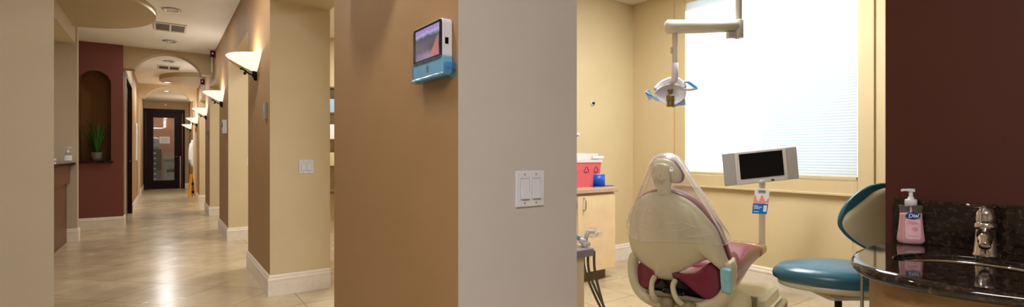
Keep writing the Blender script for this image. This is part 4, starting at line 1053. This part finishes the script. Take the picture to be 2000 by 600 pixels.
# soap bottle
so_ = thing('soap_bottle', 'pink pump bottle of hand soap on the granite counter', 'soap bottle', (2.02, .545, Z1))
bvx, bvd = V((.56, -.83, 0)).normalized(), V((.83, .56, 0)).normalized()     # bottle faces the room door
ftr = lambda a, c, h: bvx*a + bvd*c + V((0, 0, h))
def bsec(w, d, z): return [ftr(p[0], p[1], z) for p in ell(w, d, 32, p=2.6)]
BP = [(z, w*.79, d*.82) for z, w, d in [(0, .040, .018), (.004, .045, .021), (.012, .048, .0225), (.022, .0475, .0225), (.06, .042, .0215), (.095, .0388, .02), (.112, .0385, .0195), (.125, .041, .019), (.1285, .041, .0185), (.1295, .038, .017), (.1295, .013, .012)]]
MB().loft([bsec(w, d, z) for z, w, d in BP]).build('bottle', 'clear_bottle', so_)
MB().loft([bsec(w*.79-.001, d*.82-.001, z) for z, w, d in ((.002, .04, .019), (.012, .048, .0225), (.022, .0475, .0225), (.06, .042, .0215), (.095, .0388, .02), (.103, .0386, .0197))]).build('liquid', 'pink_soap', so_)
def fpt(w, z):     # front surface of the bottle
    return w, z
def lab(name, poly, m, lift):
    me_ = MB(); n = len(poly)
    def surf(a, z, o):
        W_, D_ = None, None
        for (za, wa, da), (zb, wb, db) in zip(BP, BP[1:]):
            if za <= z <= zb and zb > za:
                t = (z-za)/(zb-za); W_ = wa+(wb-wa)*t; D_ = da+(db-da)*t; break
        f = max(0, 1-abs(a/W_)**2.6)**(1/2.6)
        return ftr(a, -(D_*f+o), z)
    cx = sum(p[0] for p in poly)/n; cz = sum(p[1] for p in poly)/n
    R_ = [[surf(cx+(p[0]-cx)*k, cz+(p[1]-cz)*k, lift) for p in poly] for k in (1, .8, .6, .4, .2, .02)]
    me_.loft(R_, False, True, True); return me_.build(name, m, so_, fix=False), surf
lb, surf = lab('label', rrect(.042, .068, .008, cy=.052), 'label_white', .0006)
lab('label_patch', [(-.016, .068), (.006, .067), (.015, .07), (.006, .077), (-.016, .08)], 'label_pink', .001)
lab('label_flower', ell(.009, .0075, 16, (.004, .052)), 'label_pink', .001)
lab('label_text_line', [(-.015, .028), (.015, .028), (.015, .031), (-.015, .031)], 'label_pink', .001)
ov = [(p[0]*math.cos(.08)-p[1]*math.sin(.08), .096+p[0]*math.sin(.08)+p[1]*math.cos(.08)) for p in ell(.0205, .0115, 28)]
ovo, _ = lab('brand_oval', ov, 'logo_blue', .0022)
mt = Matrix.Identity(4)
fx, fz = bvx, V((0, 0, 1)); fn = -bvd
mt = Matrix(((fx.x, fz.x, fn.x, 0), (fx.y, fz.y, fn.y, 0), (fx.z, fz.z, fn.z, 0), (0, 0, 0, 1)))
mt = Matrix.Translation(ftr(0, -.0193, .0958)) @ mt @ Matrix.Rotation(.08, 4, 'Z')
text_mesh('brand_lettering', 'Dial', .0175, 'paper', so_, mt, .22)
MB().lathe([(.013, .128), (.0165, .13), (.0165, .146), (.014, .149), (.0085, .15), (.0085, .156), (.0055, .157), (.0055, .176)], seg=24).build('pump_collar', 'white_plastic', so_)
b = MB(); b.loft([[ftr(a_, c_*1.0, h_) for c_, h_ in ((-.0075, .174), (.0075, .174), (.0075, .1835), (-.0075, .1835))] for a_ in (.009, -.006, -.0065)], smooth=False)
b.loft([[ftr(a_, c_, h_+dz_) for c_, h_ in ((-.005, .176), (.005, .176), (.005, .183), (-.005, .183))] for a_, dz_ in ((-.006, 0), (-.02, .0), (-.026, -.002))], smooth=False)
b.build('pump_head', 'white_plastic', so_, bevel=.0015)
MB().lathe([(.003, .02), (.003, .128)], seg=8).build('dip_tube', 'white_plastic', so_)

# ------------------------------------------------------------------ lights
def area(name, loc, sx, sy, power, col=(1, 1, 1), rot=(0, 0, 0), spread=None):
    l = bpy.data.lights.new(name, 'AREA'); l.shape = 'RECTANGLE'; l.size = sx; l.size_y = sy; l.energy = power; l.color = col
    if spread: l.spread = spread
    o = bpy.data.objects.new(name, l); COL.objects.link(o); o.location = loc; o.rotation_euler = rot; return o
for y, z, p in ((1.75, CH-.03, 15), (4.6, CH-.03, 15), (7.32, CH-.03, 9), (9.4, CH-.03, 7), (11.45, CH-.03, 6), (14.0, 2.85, 24), (16.95, CH-.03, 22), (18.9, CH-.03, 8)):
    area('downlight_lamp', (.085, y, z), .13, .13, p, (1, .98, .95))
area('room_troffer', (3.1, 1.9, RC-.02), 1.2, .6, 82, (1, .995, .975))
area('entry_fill', (-.6, -.75, CH-.02), 1.2, 1.2, 74, (1, .985, .97))  # unseen fill, added to brighten the near pier and the sink
area('side_room_lamp', (2.1, 6.2, CH-.02), .6, .6, 50, (1, .96, .88))
for y in (9.4, 12.7, 15.8): area('side_room_lamp', (2.1, y, CH-.02), .6, .6, 40, (1, .96, .88))
area('reception_lamp', (-2.2, 6.5, 2.68), .6, .6, 26, (1, .94, .85))
area('office_lamp', (0, 21.4, CH-.02), .8, .4, 16, (1, .9, .75))
sun = bpy.data.lights.new('sun', 'SUN'); sun.energy = 7.5; sun.angle = .02; sun.color = (1, .97, .92)
so2 = bpy.data.objects.new('sun', sun); COL.objects.link(so2)
so2.rotation_euler = V((-1, .5, -.6)).to_track_quat('-Z', 'Y').to_euler()

wd = bpy.data.worlds.new('world'); SC.world = wd; wd.use_nodes = True
bg_ = wd.node_tree.nodes['Background']; bg_.inputs[0].default_value = (.70, .87, 1.06, 1); bg_.inputs[1].default_value = 2.5

# ------------------------------------------------------------------ camera
cam = bpy.data.cameras.new('camera'); co = bpy.data.objects.new('camera', cam); COL.objects.link(co)
cam.sensor_fit = 'HORIZONTAL'; cam.sensor_width = 36; cam.lens = 952/2000*36; cam.clip_start = .02
co.location = (0, 0, 1.2)
co.rotation_euler = (PI/2, 0, -math.atan2(682, 952.4))
cam.shift_y = .5/2000
SC.camera = co
SC.view_settings.view_transform = 'Standard'; SC.view_settings.look = 'None'
SC.view_settings.gamma = 1; SC.view_settings.exposure = .08; SC.view_settings.use_curve_mapping = False
SC.cycles.max_bounces = 10; SC.cycles.transparent_max_bounces = 16; SC.cycles.sample_clamp_indirect = 6
SC.cycles.use_denoising = True
